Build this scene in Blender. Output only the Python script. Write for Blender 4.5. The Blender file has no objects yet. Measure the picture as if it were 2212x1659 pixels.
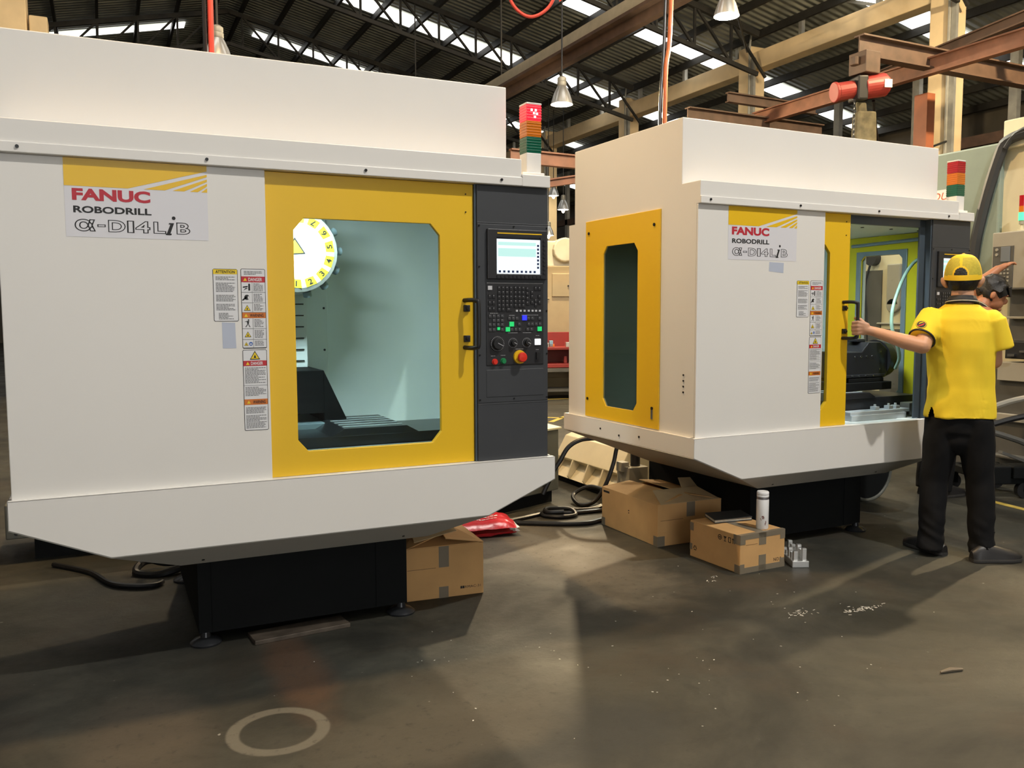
import bpy, bmesh, math, random
from mathutils import Vector, Matrix, noise
random.seed(7)
PI = math.pi
C = bpy.context.scene.collection
SC = bpy.context.scene

# ------------------------------------------------------------------ camera
F_PX, PITCH, ROLL, YAW, CAM_H = 1857.51, -0.082515, -0.0033, 0.441286, 1.3619
cam_data = bpy.data.cameras.new('camera')
cam = bpy.data.objects.new('camera', cam_data)
C.objects.link(cam)
cam_data.sensor_fit = 'HORIZONTAL'
cam_data.sensor_width = 36.0
cam_data.lens = 36.0 * F_PX / 2212.0
cam_data.clip_end = 300
cam.matrix_world = (Matrix.Translation((0, 0, CAM_H)) @ Matrix.Rotation(-YAW, 4, 'Z')
                    @ Matrix.Rotation(PI / 2 + PITCH, 4, 'X') @ Matrix.Rotation(ROLL, 4, 'Z'))
SC.camera = cam

# ------------------------------------------------------------------ world, exposure, daylight
world = bpy.data.worlds.new('world')
SC.world = world
world.use_nodes = True
world.node_tree.nodes['Background'].inputs['Color'].default_value = (0.75, 0.82, 0.9, 1)
world.node_tree.nodes['Background'].inputs['Strength'].default_value = 0.3
vs = SC.view_settings
vs.view_transform = 'Standard'
vs.look = 'None'
vs.exposure = -0.62
vs.gamma = 1.0
vs.use_curve_mapping = False
SKYLIGHT = 4.0          # radiance of the translucent roof sheets under a bright sky
LAMP_AISLE = 1700.0       # watts, the high bay lamps over the aisle
GATE = 4.2               # radiance of the bright daylight outside the open gate
LAMP_WARM = 500.0        # watts, the warm high bay lamps further in


# ------------------------------------------------------------------ materials
MATS = {}


def mat(name, col, rough=0.5, metal=0.0, var=0.06, vscale=6.0, bump=0.0, bscale=60.0, emit=0.0, emit_col=None,
        spec=0.5, coat=0.0, trans=0.0, alpha=1.0):
    if name in MATS:
        return MATS[name]
    m = bpy.data.materials.new(name)
    m.use_nodes = True
    nt = m.node_tree
    b = nt.nodes['Principled BSDF']
    c = (col[0], col[1], col[2], 1)
    b.inputs['Base Color'].default_value = c
    b.inputs['Roughness'].default_value = rough
    b.inputs['Metallic'].default_value = metal
    b.inputs['Specular IOR Level'].default_value = spec
    b.inputs['Coat Weight'].default_value = coat
    b.inputs['Transmission Weight'].default_value = trans
    tc = nt.nodes.new('ShaderNodeTexCoord')
    if var > 0:
        n = nt.nodes.new('ShaderNodeTexNoise')
        n.inputs['Scale'].default_value = vscale
        n.inputs['Detail'].default_value = 5
        nt.links.new(tc.outputs['Object'], n.inputs['Vector'])
        r = nt.nodes.new('ShaderNodeValToRGB')
        r.color_ramp.elements[0].position = 0.3
        r.color_ramp.elements[1].position = 0.7
        r.color_ramp.elements[0].color = (c[0] * (1 - var), c[1] * (1 - var), c[2] * (1 - var), 1)
        r.color_ramp.elements[1].color = (min(1, c[0] * (1 + var)), min(1, c[1] * (1 + var)), min(1, c[2] * (1 + var)), 1)
        nt.links.new(n.outputs['Fac'], r.inputs['Fac'])
        nt.links.new(r.outputs['Color'], b.inputs['Base Color'])
    if bump > 0:
        n2 = nt.nodes.new('ShaderNodeTexNoise')
        n2.inputs['Scale'].default_value = bscale
        n2.inputs['Detail'].default_value = 3
        nt.links.new(tc.outputs['Object'], n2.inputs['Vector'])
        bp = nt.nodes.new('ShaderNodeBump')
        bp.inputs['Strength'].default_value = bump
        bp.inputs['Distance'].default_value = 0.004
        nt.links.new(n2.outputs['Fac'], bp.inputs['Height'])
        nt.links.new(bp.outputs['Normal'], b.inputs['Normal'])
    if emit > 0:
        e = emit_col or col
        b.inputs['Emission Color'].default_value = (e[0], e[1], e[2], 1)
        b.inputs['Emission Strength'].default_value = emit
    MATS[name] = m
    return m


def glass_mat(name, tint, refl=1.0, ior=1.5):
    m = bpy.data.materials.new(name)
    m.use_nodes = True
    nt = m.node_tree
    nt.nodes.remove(nt.nodes['Principled BSDF'])
    out = nt.nodes['Material Output']
    tr = nt.nodes.new('ShaderNodeBsdfTransparent')
    tr.inputs['Color'].default_value = (*tint, 1)
    gl = nt.nodes.new('ShaderNodeBsdfGlossy')
    gl.inputs['Roughness'].default_value = 0.03
    gl.inputs['Color'].default_value = (refl, refl, refl, 1)
    fr = nt.nodes.new('ShaderNodeFresnel')
    # a thin pane: reflect at the entry face only, pass straight through the exit face
    ge = nt.nodes.new('ShaderNodeNewGeometry')
    mr = nt.nodes.new('ShaderNodeMapRange')
    mr.inputs['To Min'].default_value = ior
    mr.inputs['To Max'].default_value = 1.0
    nt.links.new(ge.outputs['Backfacing'], mr.inputs['Value'])
    nt.links.new(mr.outputs['Result'], fr.inputs['IOR'])
    mx = nt.nodes.new('ShaderNodeMixShader')
    nt.links.new(fr.outputs['Fac'], mx.inputs['Fac'])
    nt.links.new(tr.outputs['BSDF'], mx.inputs[1])
    nt.links.new(gl.outputs['BSDF'], mx.inputs[2])
    nt.links.new(mx.outputs['Shader'], out.inputs['Surface'])
    MATS[name] = m
    return m


def floor_mat():
    m = bpy.data.materials.new('worn_painted_concrete')
    m.use_nodes = True
    nt = m.node_tree
    L = nt.links.new
    b = nt.nodes['Principled BSDF']
    tc = nt.nodes.new('ShaderNodeTexCoord')

    def noise_node(scale, detail=6, rough=0.6, dist=0.0, vec=None):
        n = nt.nodes.new('ShaderNodeTexNoise')
        n.inputs['Scale'].default_value = scale
        n.inputs['Detail'].default_value = detail
        n.inputs['Roughness'].default_value = rough
        n.inputs['Distortion'].default_value = dist
        L(vec or tc.outputs['Object'], n.inputs['Vector'])
        return n.outputs['Fac']

    def ramp(fac, p0, c0, p1, c1):
        r = nt.nodes.new('ShaderNodeValToRGB')
        r.color_ramp.elements[0].position = p0
        r.color_ramp.elements[1].position = p1
        r.color_ramp.elements[0].color = (*c0, 1)
        r.color_ramp.elements[1].color = (*c1, 1)
        L(fac, r.inputs['Fac'])
        return r.outputs['Color']

    def mix(fac, a, bcol):
        x = nt.nodes.new('ShaderNodeMix')
        x.data_type = 'RGBA'
        if isinstance(fac, float):
            x.inputs['Factor'].default_value = fac
        else:
            L(fac, x.inputs['Factor'])
        for sock, v in ((x.inputs[6], a), (x.inputs[7], bcol)):
            if isinstance(v, tuple):
                sock.default_value = (*v, 1)
            else:
                L(v, sock)
        return x.outputs[2]

    def math_node(op, a, c=None, d=None):
        x = nt.nodes.new('ShaderNodeMath')
        x.operation = op
        for i, v in enumerate((a, c, d)):
            if v is None:
                continue
            if isinstance(v, (int, float)):
                x.inputs[i].default_value = v
            else:
                L(v, x.inputs[i])
        return x.outputs[0]

    def blob_mask(cx, cy, rx, ry, soft, jitter):
        sep = nt.nodes.new('ShaderNodeSeparateXYZ')
        L(tc.outputs['Object'], sep.inputs[0])
        dx = math_node('DIVIDE', math_node('SUBTRACT', sep.outputs[0], cx), rx)
        dy = math_node('DIVIDE', math_node('SUBTRACT', sep.outputs[1], cy), ry)
        r = math_node('SQRT', math_node('ADD', math_node('MULTIPLY', dx, dx), math_node('MULTIPLY', dy, dy)))
        r = math_node('ADD', r, math_node('MULTIPLY', math_node('SUBTRACT', noise_node(3.5, 6), 0.5), jitter))
        mr = nt.nodes.new('ShaderNodeMapRange')
        mr.interpolation_type = 'SMOOTHSTEP'
        mr.inputs['From Min'].default_value = 1.0 - soft
        mr.inputs['From Max'].default_value = 1.0 + soft
        mr.inputs['To Min'].default_value = 1.0
        mr.inputs['To Max'].default_value = 0.0
        L(r, mr.inputs['Value'])
        return r, mr.outputs['Result']

    col = ramp(noise_node(1.1, 8, 0.68, 0.7), 0.40, (0.0205, 0.0208, 0.0170), 0.60, (0.048, 0.0465, 0.0365))
    brown = ramp(noise_node(1.7, 6, 0.6, 0.8), 0.5, (0, 0, 0), 0.72, (0.55, 0.55, 0.55))
    col = mix(brown, col, (0.044, 0.033, 0.023))
    green = ramp(noise_node(2.3, 5, 0.6, 1.2), 0.56, (0, 0, 0), 0.72, (0.6, 0.6, 0.6))
    col = mix(green, col, (0.024, 0.026, 0.023))
    # paler patch between the two machines, a rusty streak, a dark oil patch
    for (cx, cy, rx, ry, soft, jit, c) in ((2.25, 4.25, 0.42, 0.85, 0.45, 1.3, (0.137, 0.119, 0.090)),
                                           (0.62, 3.25, 0.10, 0.42, 0.5, 1.2, (0.072, 0.041, 0.025)),
                                           (1.33, 2.35, 0.34, 0.22, 0.35, 1.4, (0.030, 0.032, 0.030)),
                                           (0.95, 2.55, 0.42, 0.20, 0.4, 1.3, (0.069, 0.062, 0.047)),
                                           (0.06, 2.95, 0.18, 0.3, 0.5, 1.2, (0.069, 0.058, 0.044))):
        _, k = blob_mask(cx, cy, rx, ry, soft, jit)
        col = mix(math_node('MULTIPLY', k, 0.75), col, c)
    # ring left by a drum
    r, _ = blob_mask(0.464, 2.785, 0.155, 0.155, 0.1, 0.10)
    ring = nt.nodes.new('ShaderNodeMapRange')
    ring.interpolation_type = 'SMOOTHSTEP'
    ring.inputs['From Min'].default_value = 0.10
    ring.inputs['From Max'].default_value = 0.17
    ring.inputs['To Min'].default_value = 0.8
    ring.inputs['To Max'].default_value = 0.0
    L(math_node('ABSOLUTE', math_node('SUBTRACT', r, 0.93)), ring.inputs['Value'])
    col = mix(ring.outputs['Result'], col, (0.122, 0.114, 0.092))
    speck = ramp(noise_node(26, 6, 0.75), 0.56, (0, 0, 0), 0.66, (0.7, 0.7, 0.7))
    col = mix(speck, col, (0.025, 0.023, 0.020))
    chips = ramp(noise_node(23, 2, 0.5), 0.755, (0, 0, 0), 0.775, (0.8, 0.8, 0.8))
    col = mix(chips, col, (0.231, 0.226, 0.204))
    L(col, b.inputs['Base Color'])
    ro = nt.nodes.new('ShaderNodeMapRange')
    ro.inputs['From Min'].default_value = 0.3
    ro.inputs['From Max'].default_value = 0.7
    ro.inputs['To Min'].default_value = 0.42
    ro.inputs['To Max'].default_value = 0.72
    L(noise_node(1.3, 6, 0.65, 0.5), ro.inputs['Value'])
    L(ro.outputs['Result'], b.inputs['Roughness'])
    bp = nt.nodes.new('ShaderNodeBump')
    bp.inputs['Strength'].default_value = 0.32
    bp.inputs['Distance'].default_value = 0.01
    L(noise_node(9, 10, 0.75), bp.inputs['Height'])
    L(bp.outputs['Normal'], b.inputs['Normal'])
    b.inputs['Specular IOR Level'].default_value = 0.3
    return m


def corrugated_mat(name, col, axis='Y', period=0.2):
    m = mat(name, col, 0.6, 0.0, 0.25, 1.5)
    nt = m.node_tree
    tc = nt.nodes.new('ShaderNodeTexCoord')
    w = nt.nodes.new('ShaderNodeTexWave')
    w.bands_direction = axis
    w.inputs['Scale'].default_value = 0.314 / period
    nt.links.new(tc.outputs['Object'], w.inputs['Vector'])
    bp = nt.nodes.new('ShaderNodeBump')
    bp.inputs['Strength'].default_value = 1.0
    bp.inputs['Distance'].default_value = 0.05
    nt.links.new(w.outputs['Fac'], bp.inputs['Height'])
    nt.links.new(bp.outputs['Normal'], nt.nodes['Principled BSDF'].inputs['Normal'])
    return m


WHITE = mat('cream_white_enamel', (0.76, 0.735, 0.69), 0.42, var=0.012, vscale=2)
INNER = mat('inner_white_enamel', (0.70, 0.76, 0.76), 0.45, var=0.03, vscale=3)
YELLOW = mat('yellow_enamel', (0.80, 0.49, 0.012), 0.4, var=0.02, vscale=2)
LIME = mat('yellow_green_enamel', (0.60, 0.58, 0.015), 0.4, var=0.03)
DARK = mat('charcoal_enamel', (0.040, 0.043, 0.048), 0.5, var=0.06)
SLATE = mat('slate_enamel', (0.055, 0.075, 0.095), 0.4, var=0.05)
STEELBLUE = mat('blue_grey_metal', (0.22, 0.30, 0.34), 0.35, 0.3, var=0.06)
BLACK = mat('black_plastic', (0.012, 0.012, 0.013), 0.45, var=0.05)
RUBBER = mat('black_rubber', (0.010, 0.010, 0.011), 0.35, var=0.1)
BASEBLACK = mat('black_painted_casting', (0.0055, 0.0065, 0.007), 0.7, var=0.1, spec=0.15)
GREYPAN = mat('grey_pan_paint', (0.40, 0.385, 0.34), 0.5, var=0.03)
STEEL = mat('machined_steel', (0.55, 0.58, 0.62), 0.25, 1.0, var=0.08)
DARKSTEEL = mat('dark_oiled_steel', (0.028, 0.030, 0.034), 0.28, 0.4, var=0.15)
ALU = mat('bright_aluminium', (0.80, 0.80, 0.78), 0.3, 0.85, var=0.06)
LABELWHITE = mat('label_white', (0.72, 0.72, 0.73), 0.45, var=0.0)
PLATEWHITE = mat('brand_plate_white', (0.69, 0.68, 0.71), 0.4, var=0.0)
INK = mat('black_ink', (0.012, 0.012, 0.013), 0.6, var=0.0)
GREYINK = mat('fine_print_grey', (0.16, 0.16, 0.165), 0.6, var=0.0)
REDINK = mat('crimson_ink', (0.48, 0.018, 0.035), 0.5, var=0.0)
DANGERRED = mat('danger_red', (0.50, 0.02, 0.03), 0.5, var=0.0)
ORANGEINK = mat('warning_orange', (0.62, 0.17, 0.02), 0.5, var=0.0)
YELLOWINK = mat('sign_yellow', (0.83, 0.60, 0.02), 0.5, var=0.0)
BLUEINK = mat('sign_blue', (0.05, 0.13, 0.42), 0.5, var=0.0)
LILAC = mat('lilac_grey_film', (0.46, 0.50, 0.60), 0.4, var=0.0)
CARD = mat('brown_cardboard', (0.58, 0.335, 0.13), 0.8, var=0.10, vscale=5, bump=0.1, bscale=120)
CARDIN = mat('pale_cardboard_inside', (0.48, 0.35, 0.19), 0.8, var=0.08)
TAPE = mat('grey_brown_tape', (0.20, 0.165, 0.115), 0.35, var=0.08)
CONCRETE = mat('cream_painted_concrete', (0.80, 0.63, 0.38), 0.7, var=0.10, vscale=2.0, bump=0.1, bscale=25)
RUST = mat('red_brown_steel', (0.20, 0.085, 0.048), 0.6, 0.0, var=0.2)
RUSTDARK = mat('dark_brown_steel', (0.075, 0.043, 0.028), 0.6, 0.0, var=0.25)
ORANGE = mat('orange_brown_paint', (0.27, 0.085, 0.036), 0.55, var=0.12)
TRUSSM = mat('dark_truss_steel', (0.030, 0.029, 0.026), 0.6, 0.2, var=0.2)
BRIGHTSTEEL = mat('bright_ground_steel', (0.60, 0.68, 0.73), 0.28, 0.35, var=0.08)
GALV = mat('galvanised_steel', (0.34, 0.34, 0.31), 0.5, 0.3, var=0.15)
BEIGEBEAM = mat('beige_beam_paint', (0.40, 0.36, 0.27), 0.55, var=0.1)
SKIN = mat('light_brown_skin', (0.56, 0.29, 0.165), 0.5, var=0.05, vscale=12)
SKIN2 = mat('brown_skin', (0.40, 0.17, 0.085), 0.5, var=0.05, vscale=12)
HAIR = mat('black_hair', (0.010, 0.009, 0.008), 0.5, var=0.3, vscale=60, bump=0.6, bscale=140)
SHIRT = mat('bright_yellow_cotton', (0.86, 0.61, 0.022), 0.8, var=0.03, bump=0.12, bscale=300)
TROUSER = mat('black_trouser_cloth', (0.006, 0.006, 0.0065), 0.9, var=0.15, bump=0.1, bscale=250, spec=0.2)
SHOEM = mat('black_shoe_leather', (0.013, 0.012, 0.012), 0.45, var=0.1)
SOLE = mat('dark_sole_rubber', (0.028, 0.026, 0.024), 0.7, var=0.1)
MESHY = mat('olive_yellow_mesh', (0.46, 0.37, 0.035), 0.85, var=0.12, vscale=90)
CAPY = mat('yellow_cap_cloth', (0.83, 0.52, 0.012), 0.75, var=0.03)
TEAL = mat('pale_teal_paint', (0.25, 0.31, 0.265), 0.5, var=0.05)
CREAM2 = mat('dull_cream_paint', (0.66, 0.615, 0.44), 0.5, var=0.04)
GREYM = mat('grey_beige_paint', (0.33, 0.31, 0.255), 0.5, var=0.05)
DKGREY = mat('dark_grey_paint', (0.085, 0.083, 0.075), 0.5, var=0.12)
TANK = mat('grey_green_paint', (0.10, 0.105, 0.09), 0.5, var=0.08)
BIN = mat('ivory_paint', (0.74, 0.67, 0.49), 0.5, var=0.05)
REDP = mat('red_paint', (0.24, 0.024, 0.020), 0.45, var=0.1)
HOSER = mat('red_hose_rubber', (0.62, 0.06, 0.04), 0.45, var=0.1)
HOSEO = mat('orange_hose_rubber', (0.50, 0.13, 0.04), 0.5, var=0.15)
HOSEG = mat('pale_green_hose', (0.36, 0.60, 0.50), 0.35, var=0.08)
WHITEPL = mat('white_gloss_plastic', (0.82, 0.81, 0.80), 0.3, var=0.0)
BAGRED = mat('red_plastic_film', (0.52, 0.012, 0.022), 0.3, var=0.12, vscale=20, bump=0.5, bscale=30)
YLINE = mat('yellow_floor_paint', (0.45, 0.33, 0.06), 0.7, var=0.2, vscale=20)
NUMYEL = mat('number_plate_yellow', (0.80, 0.66, 0.03), 0.4, var=0.0)
TURRETW = mat('turret_white', (0.80, 0.84, 0.83), 0.4, var=0.02)
GLASS = glass_mat('door_glass', (0.80, 0.88, 0.87))
GLASSDK = glass_mat('smoked_glass', (0.42, 0.47, 0.42))
GLASSCLR = glass_mat('clear_glass', (0.90, 0.95, 0.94))


# ------------------------------------------------------------------ mesh building
class MB:
    def __init__(self):
        self.bm = bmesh.new()
        self.mi = 0

    def face(self, vs_):
        try:
            f = self.bm.faces.new(vs_)
            f.material_index = self.mi
            return f
        except ValueError:
            return None

    def box(self, x0, x1, y0, y1, z0, z1, M=None):
        P = [Vector((x, y, z)) for z in (z0, z1) for y in (y0, y1) for x in (x0, x1)]
        if M is not None:
            P = [M @ p for p in P]
        v = [self.bm.verts.new(p) for p in P]
        for q in ((0, 2, 3, 1), (4, 5, 7, 6), (0, 1, 5, 4), (2, 6, 7, 3), (0, 4, 6, 2), (1, 3, 7, 5)):
            self.face([v[i] for i in q])
        return self

    def hexa(self, P):          # 8 points ordered like box()
        v = [self.bm.verts.new(p) for p in P]
        for q in ((0, 2, 3, 1), (4, 5, 7, 6), (0, 1, 5, 4), (2, 6, 7, 3), (0, 4, 6, 2), (1, 3, 7, 5)):
            self.face([v[i] for i in q])
        return self

    def poly(self, pts):
        self.face([self.bm.verts.new(p) for p in pts])
        return self

    def prism(self, pts, d):    # closed planar polygon extruded along vector d
        d = Vector(d)
        a = [self.bm.verts.new(p) for p in pts]
        b = [self.bm.verts.new(Vector(p) + d) for p in pts]
        n = len(a)
        self.face(a)
        self.face(b[::-1])
        for i in range(n):
            self.face([a[i], b[i], b[(i + 1) % n], a[(i + 1) % n]])
        return self

    def plate(self, outer, inner, d):   # plate with a hole, both loops planar; extruded along d
        d = Vector(d)
        lo = [[self.bm.verts.new(p) for p in L] for L in (outer, inner)]
        ed = []
        for L in lo:
            for i in range(len(L)):
                ed.append(self.bm.edges.new((L[i], L[(i + 1) % len(L)])))
        r = bmesh.ops.triangle_fill(self.bm, use_beauty=True, use_dissolve=False, edges=ed)
        fs = [g for g in r['geom'] if isinstance(g, bmesh.types.BMFace)]
        dup = bmesh.ops.duplicate(self.bm, geom=fs)
        vm = dup['vert_map']
        for L in lo:
            for v in L:
                vm[v].co = v.co + d
        for f in fs:
            f.material_index = self.mi
        for g in dup['geom']:
            if isinstance(g, bmesh.types.BMFace):
                g.material_index = self.mi
        for L in lo:
            n = len(L)
            for i in range(n):
                self.face([L[i], L[(i + 1) % n], vm[L[(i + 1) % n]], vm[L[i]]])
        return self

    def cone(self, p0, p1, r0, r1, seg=16, cap=True):
        p0, p1 = Vector(p0), Vector(p1)
        ax = (p1 - p0).normalized()
        u = ax.orthogonal().normalized()
        w = ax.cross(u)
        a, b = [], []
        for i in range(seg):
            t = 2 * PI * i / seg
            d = u * math.cos(t) + w * math.sin(t)
            a.append(self.bm.verts.new(p0 + d * r0))
            b.append(self.bm.verts.new(p1 + d * r1))
        for i in range(seg):
            self.face([a[i], a[(i + 1) % seg], b[(i + 1) % seg], b[i]])
        if cap:
            self.face(a[::-1])
            self.face(b)
        return self

    def cyl(self, p0, p1, r, seg=16):
        return self.cone(p0, p1, r, r, seg)

    def bar(self, p0, p1, w, h, up=(0, 0, 1)):
        p0, p1 = Vector(p0), Vector(p1)
        ax = (p1 - p0)
        ln = ax.length
        ax.normalize()
        up = Vector(up)
        if abs(ax.dot(up)) > 0.98:
            up = Vector((1, 0, 0))
        s = ax.cross(up).normalized()
        t = s.cross(ax)
        M = Matrix((( s.x, ax.x, t.x, p0.x), (s.y, ax.y, t.y, p0.y), (s.z, ax.z, t.z, p0.z), (0, 0, 0, 1)))
        return self.box(-w / 2, w / 2, 0, ln, -h / 2, h / 2, M)

    def ibeam(self, p0, p1, w, h, t=0.02):
        p0, p1 = Vector(p0), Vector(p1)
        up = Vector((0, 0, 1))
        for dz in (h / 2 - t / 2, -h / 2 + t / 2):
            self.bar(p0 + up * dz, p1 + up * dz, w, t)
        self.bar(p0, p1, t, h - 2 * t)
        return self

    def tube(self, path, r, seg=8, closed=False, smooth_sub=0):
        pts = [Vector(p) for p in path]
        if smooth_sub:
            pts = catmull(pts, smooth_sub)
        rs = r if isinstance(r, (list, tuple)) else [r] * len(pts)
        rings = []
        n = len(pts)
        u = None
        for i, p in enumerate(pts):
            a = pts[max(i - 1, 0)]
            b = pts[min(i + 1, n - 1)]
            t = (b - a)
            if t.length < 1e-9:
                t = Vector((0, 0, 1))
            t.normalize()
            if u is None:
                u = t.orthogonal().normalized()
            else:
                u = (u - t * u.dot(t))
                if u.length < 1e-6:
                    u = t.orthogonal()
                u.normalize()
            w = t.cross(u)
            ri = rs[min(i, len(rs) - 1)]
            rings.append([self.bm.verts.new(p + (u * math.cos(2 * PI * k / seg) + w * math.sin(2 * PI * k / seg)) * ri) for k in range(seg)])
        for i in range(n - 1):
            for k in range(seg):
                self.face([rings[i][k], rings[i][(k + 1) % seg], rings[i + 1][(k + 1) % seg], rings[i + 1][k]])
        self.face(rings[0][::-1])
        self.face(rings[-1])
        return self

    def lathe(self, prof, c=(0, 0, 0), seg=24, M=None):      # prof: list of (r, z)
        rings = []
        for (r, z) in prof:
            ring = []
            for k in range(seg):
                t = 2 * PI * k / seg
                p = Vector((r * math.cos(t), r * math.sin(t), z))
                if M is not None:
                    p = M @ p
                ring.append(self.bm.verts.new(p + Vector(c)))
            rings.append(ring)
        for i in range(len(rings) - 1):
            for k in range(seg):
                self.face([rings[i][k], rings[i][(k + 1) % seg], rings[i + 1][(k + 1) % seg], rings[i + 1][k]])
        if prof[0][0] > 1e-5:
            self.face(rings[0][::-1])
        if prof[-1][0] > 1e-5:
            self.face(rings[-1])
        return self

    def loft(self, rings):      # closed rings of equal length, capped
        R = [[self.bm.verts.new(p) for p in r] for r in rings]
        n = len(R[0])
        for i in range(len(R) - 1):
            for k in range(n):
                self.face([R[i][k], R[i][(k + 1) % n], R[i + 1][(k + 1) % n], R[i + 1][k]])
        self.face(R[0][::-1])
        self.face(R[-1])
        return self

    def ell(self, c, r, M=None, seg=20, rings=12):
        c = Vector(c)
        prof = []
        vs0 = []
        for i in range(rings + 1):
            ph = PI * i / rings
            ring = []
            if i in (0, rings):
                p = Vector((0, 0, r[2] * math.cos(ph)))
                if M is not None:
                    p = M @ p
                ring = [self.bm.verts.new(p + c)]
            else:
                for k in range(seg):
                    t = 2 * PI * k / seg
                    p = Vector((r[0] * math.sin(ph) * math.cos(t), r[1] * math.sin(ph) * math.sin(t), r[2] * math.cos(ph)))
                    if M is not None:
                        p = M @ p
                    ring.append(self.bm.verts.new(p + c))
            vs0.append(ring)
        for i in range(rings):
            a, b = vs0[i], vs0[i + 1]
            for k in range(seg):
                k2 = (k + 1) % seg
                if len(a) == 1:
                    self.face([a[0], b[k], b[k2]])
                elif len(b) == 1:
                    self.face([a[k], b[0], a[k2]])
                else:
                    self.face([a[k], b[k], b[k2], a[k2]])
        return self

    def caps(self, p0, p1, r0, r1, seg=16):      # tapered capsule
        p0, p1 = Vector(p0), Vector(p1)
        self.cone(p0, p1, r0, r1, seg)
        self.ell(p0, (r0, r0, r0), seg=seg, rings=8)
        self.ell(p1, (r1, r1, r1), seg=seg, rings=8)
        return self


def catmull(pts, n):
    out = []
    for i in range(len(pts) - 1):
        p0 = pts[max(i - 1, 0)]
        p1, p2 = pts[i], pts[i + 1]
        p3 = pts[min(i + 2, len(pts) - 1)]
        for k in range(n):
            t = k / n
            out.append(0.5 * ((2 * p1) + (p2 - p0) * t + (2 * p0 - 5 * p1 + 4 * p2 - p3) * t * t + (3 * p1 - p0 - 3 * p2 + p3) * t * t * t))
    out.append(pts[-1])
    return out


def obj(name, mb, mats, parent=None, bevel=0.0, smooth=False, loc=None, rot=None, seg=2):
    me = bpy.data.meshes.new(name)
    bmesh.ops.recalc_face_normals(mb.bm, faces=mb.bm.faces[:])
    mb.bm.to_mesh(me)
    mb.bm.free()
    if not isinstance(mats, (list, tuple)):
        mats = [mats]
    for m in mats:
        me.materials.append(m)
    if smooth:
        for p in me.polygons:
            p.use_smooth = True
    o = bpy.data.objects.new(name, me)
    C.objects.link(o)
    if parent is not None:
        o.parent = parent
    if loc is not None:
        o.location = loc
    if rot is not None:
        o.rotation_euler = rot
    if bevel > 0:
        b = o.modifiers.new('bevel', 'BEVEL')
        b.width = bevel
        b.segments = seg
        b.limit_method = 'ANGLE'
        b.angle_limit = math.radians(35)
    if smooth:
        try:
            me.set_sharp_from_angle(angle=math.radians(40))
        except Exception:
            pass
    return o


def thing(name, label, cat, loc=(0, 0, 0), rotz=0.0, group=None):
    o = bpy.data.objects.new(name, None)
    o.empty_display_size = 0.1
    C.objects.link(o)
    o.location = loc
    o.rotation_euler = (0, 0, rotz)
    return tag(o, label, cat, group)


def tag(o, label, cat, group=None):
    o['label'] = label
    o['category'] = cat
    if group:
        o['group'] = group
    return o


def struct(o):
    o['kind'] = 'structure'
    return o


def stuff(o):
    o['kind'] = 'stuff'
    return o


def text_mesh(s, outline=False, bold=0.0, shear=0.0):
    cu = bpy.data.curves.new('lettering', 'FONT')
    cu.body = s
    cu.size = 1.0
    cu.resolution_u = 4
    cu.offset = bold
    cu.shear = shear
    if outline:
        cu.fill_mode = 'NONE'
        cu.bevel_depth = outline
        cu.bevel_resolution = 0
    ob = bpy.data.objects.new('lettering', cu)
    C.objects.link(ob)
    bpy.context.view_layer.update()
    me = bpy.data.meshes.new_from_object(ob.evaluated_get(bpy.context.evaluated_depsgraph_get()))
    bpy.data.objects.remove(ob)
    bpy.data.curves.remove(cu)
    return me


_TXT = {}


def text(name, s, m, parent, x0, x1, z0, z1, y, outline=False, bold=0.0, shear=0.0, rot=(PI / 2, 0, 0), thick=0.0006):
    """lettering fitted into x0..x1, z0..z1 of a plane facing -y in the parent's frame"""
    key = (s, outline, bold, shear)
    if key not in _TXT:
        _TXT[key] = text_mesh(s, outline, bold, shear)
    me = _TXT[key].copy()
    xs = [v.co.x for v in me.vertices]
    ys = [v.co.y for v in me.vertices]
    ax, bx, ay, by = min(xs), max(xs), min(ys), max(ys)
    for v in me.vertices:
        v.co = Vector((x0 + (v.co.x - ax) / max(bx - ax, 1e-6) * (x1 - x0), y - v.co.z * 0.01,
                       z0 + (v.co.y - ay) / max(by - ay, 1e-6) * (z1 - z0)))
    me.materials.clear()
    me.materials.append(m)
    o = bpy.data.objects.new(name, me)
    C.objects.link(o)
    o.parent = parent
    return o


def evaluated(o, name=None):
    """replace the object's mesh by its evaluated (modifier-applied) mesh"""
    bpy.context.view_layer.update()
    me = bpy.data.meshes.new_from_object(o.evaluated_get(bpy.context.evaluated_depsgraph_get()))
    o.modifiers.clear()
    o.data = me
    return me


def organic(name, mb, m, parent=None, voxel=0.006, smooth=6, disp=None):
    """union of overlapping closed shapes grown into one continuous skin"""
    o = obj(name, mb, m, parent)
    r = o.modifiers.new('remesh', 'REMESH')
    r.mode = 'VOXEL'
    r.voxel_size = voxel
    s = o.modifiers.new('smooth', 'SMOOTH')
    s.factor = 0.5
    s.iterations = smooth
    me = evaluated(o)
    if disp:
        for v in me.vertices:
            v.co = v.co + disp(v.co, v.normal)
    for p in me.polygons:
        p.use_smooth = True
    me.materials.clear()
    me.materials.append(m)
    return o


def clone(o, parent=None):
    c = o.copy()
    C.objects.link(c)
    c.parent = parent
    for ch in o.children:
        clone(ch, c)
    return c


# ------------------------------------------------------------------ the hall
RIDGE_X, RIDGE_Z, SLOPE = 3.38, 9.86, 0.22
XL, XR, YN, YF = -11.0, 19.5, -13.0, 48.0


def roof_z(x):
    return RIDGE_Z - SLOPE * abs(x - RIDGE_X)


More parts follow.
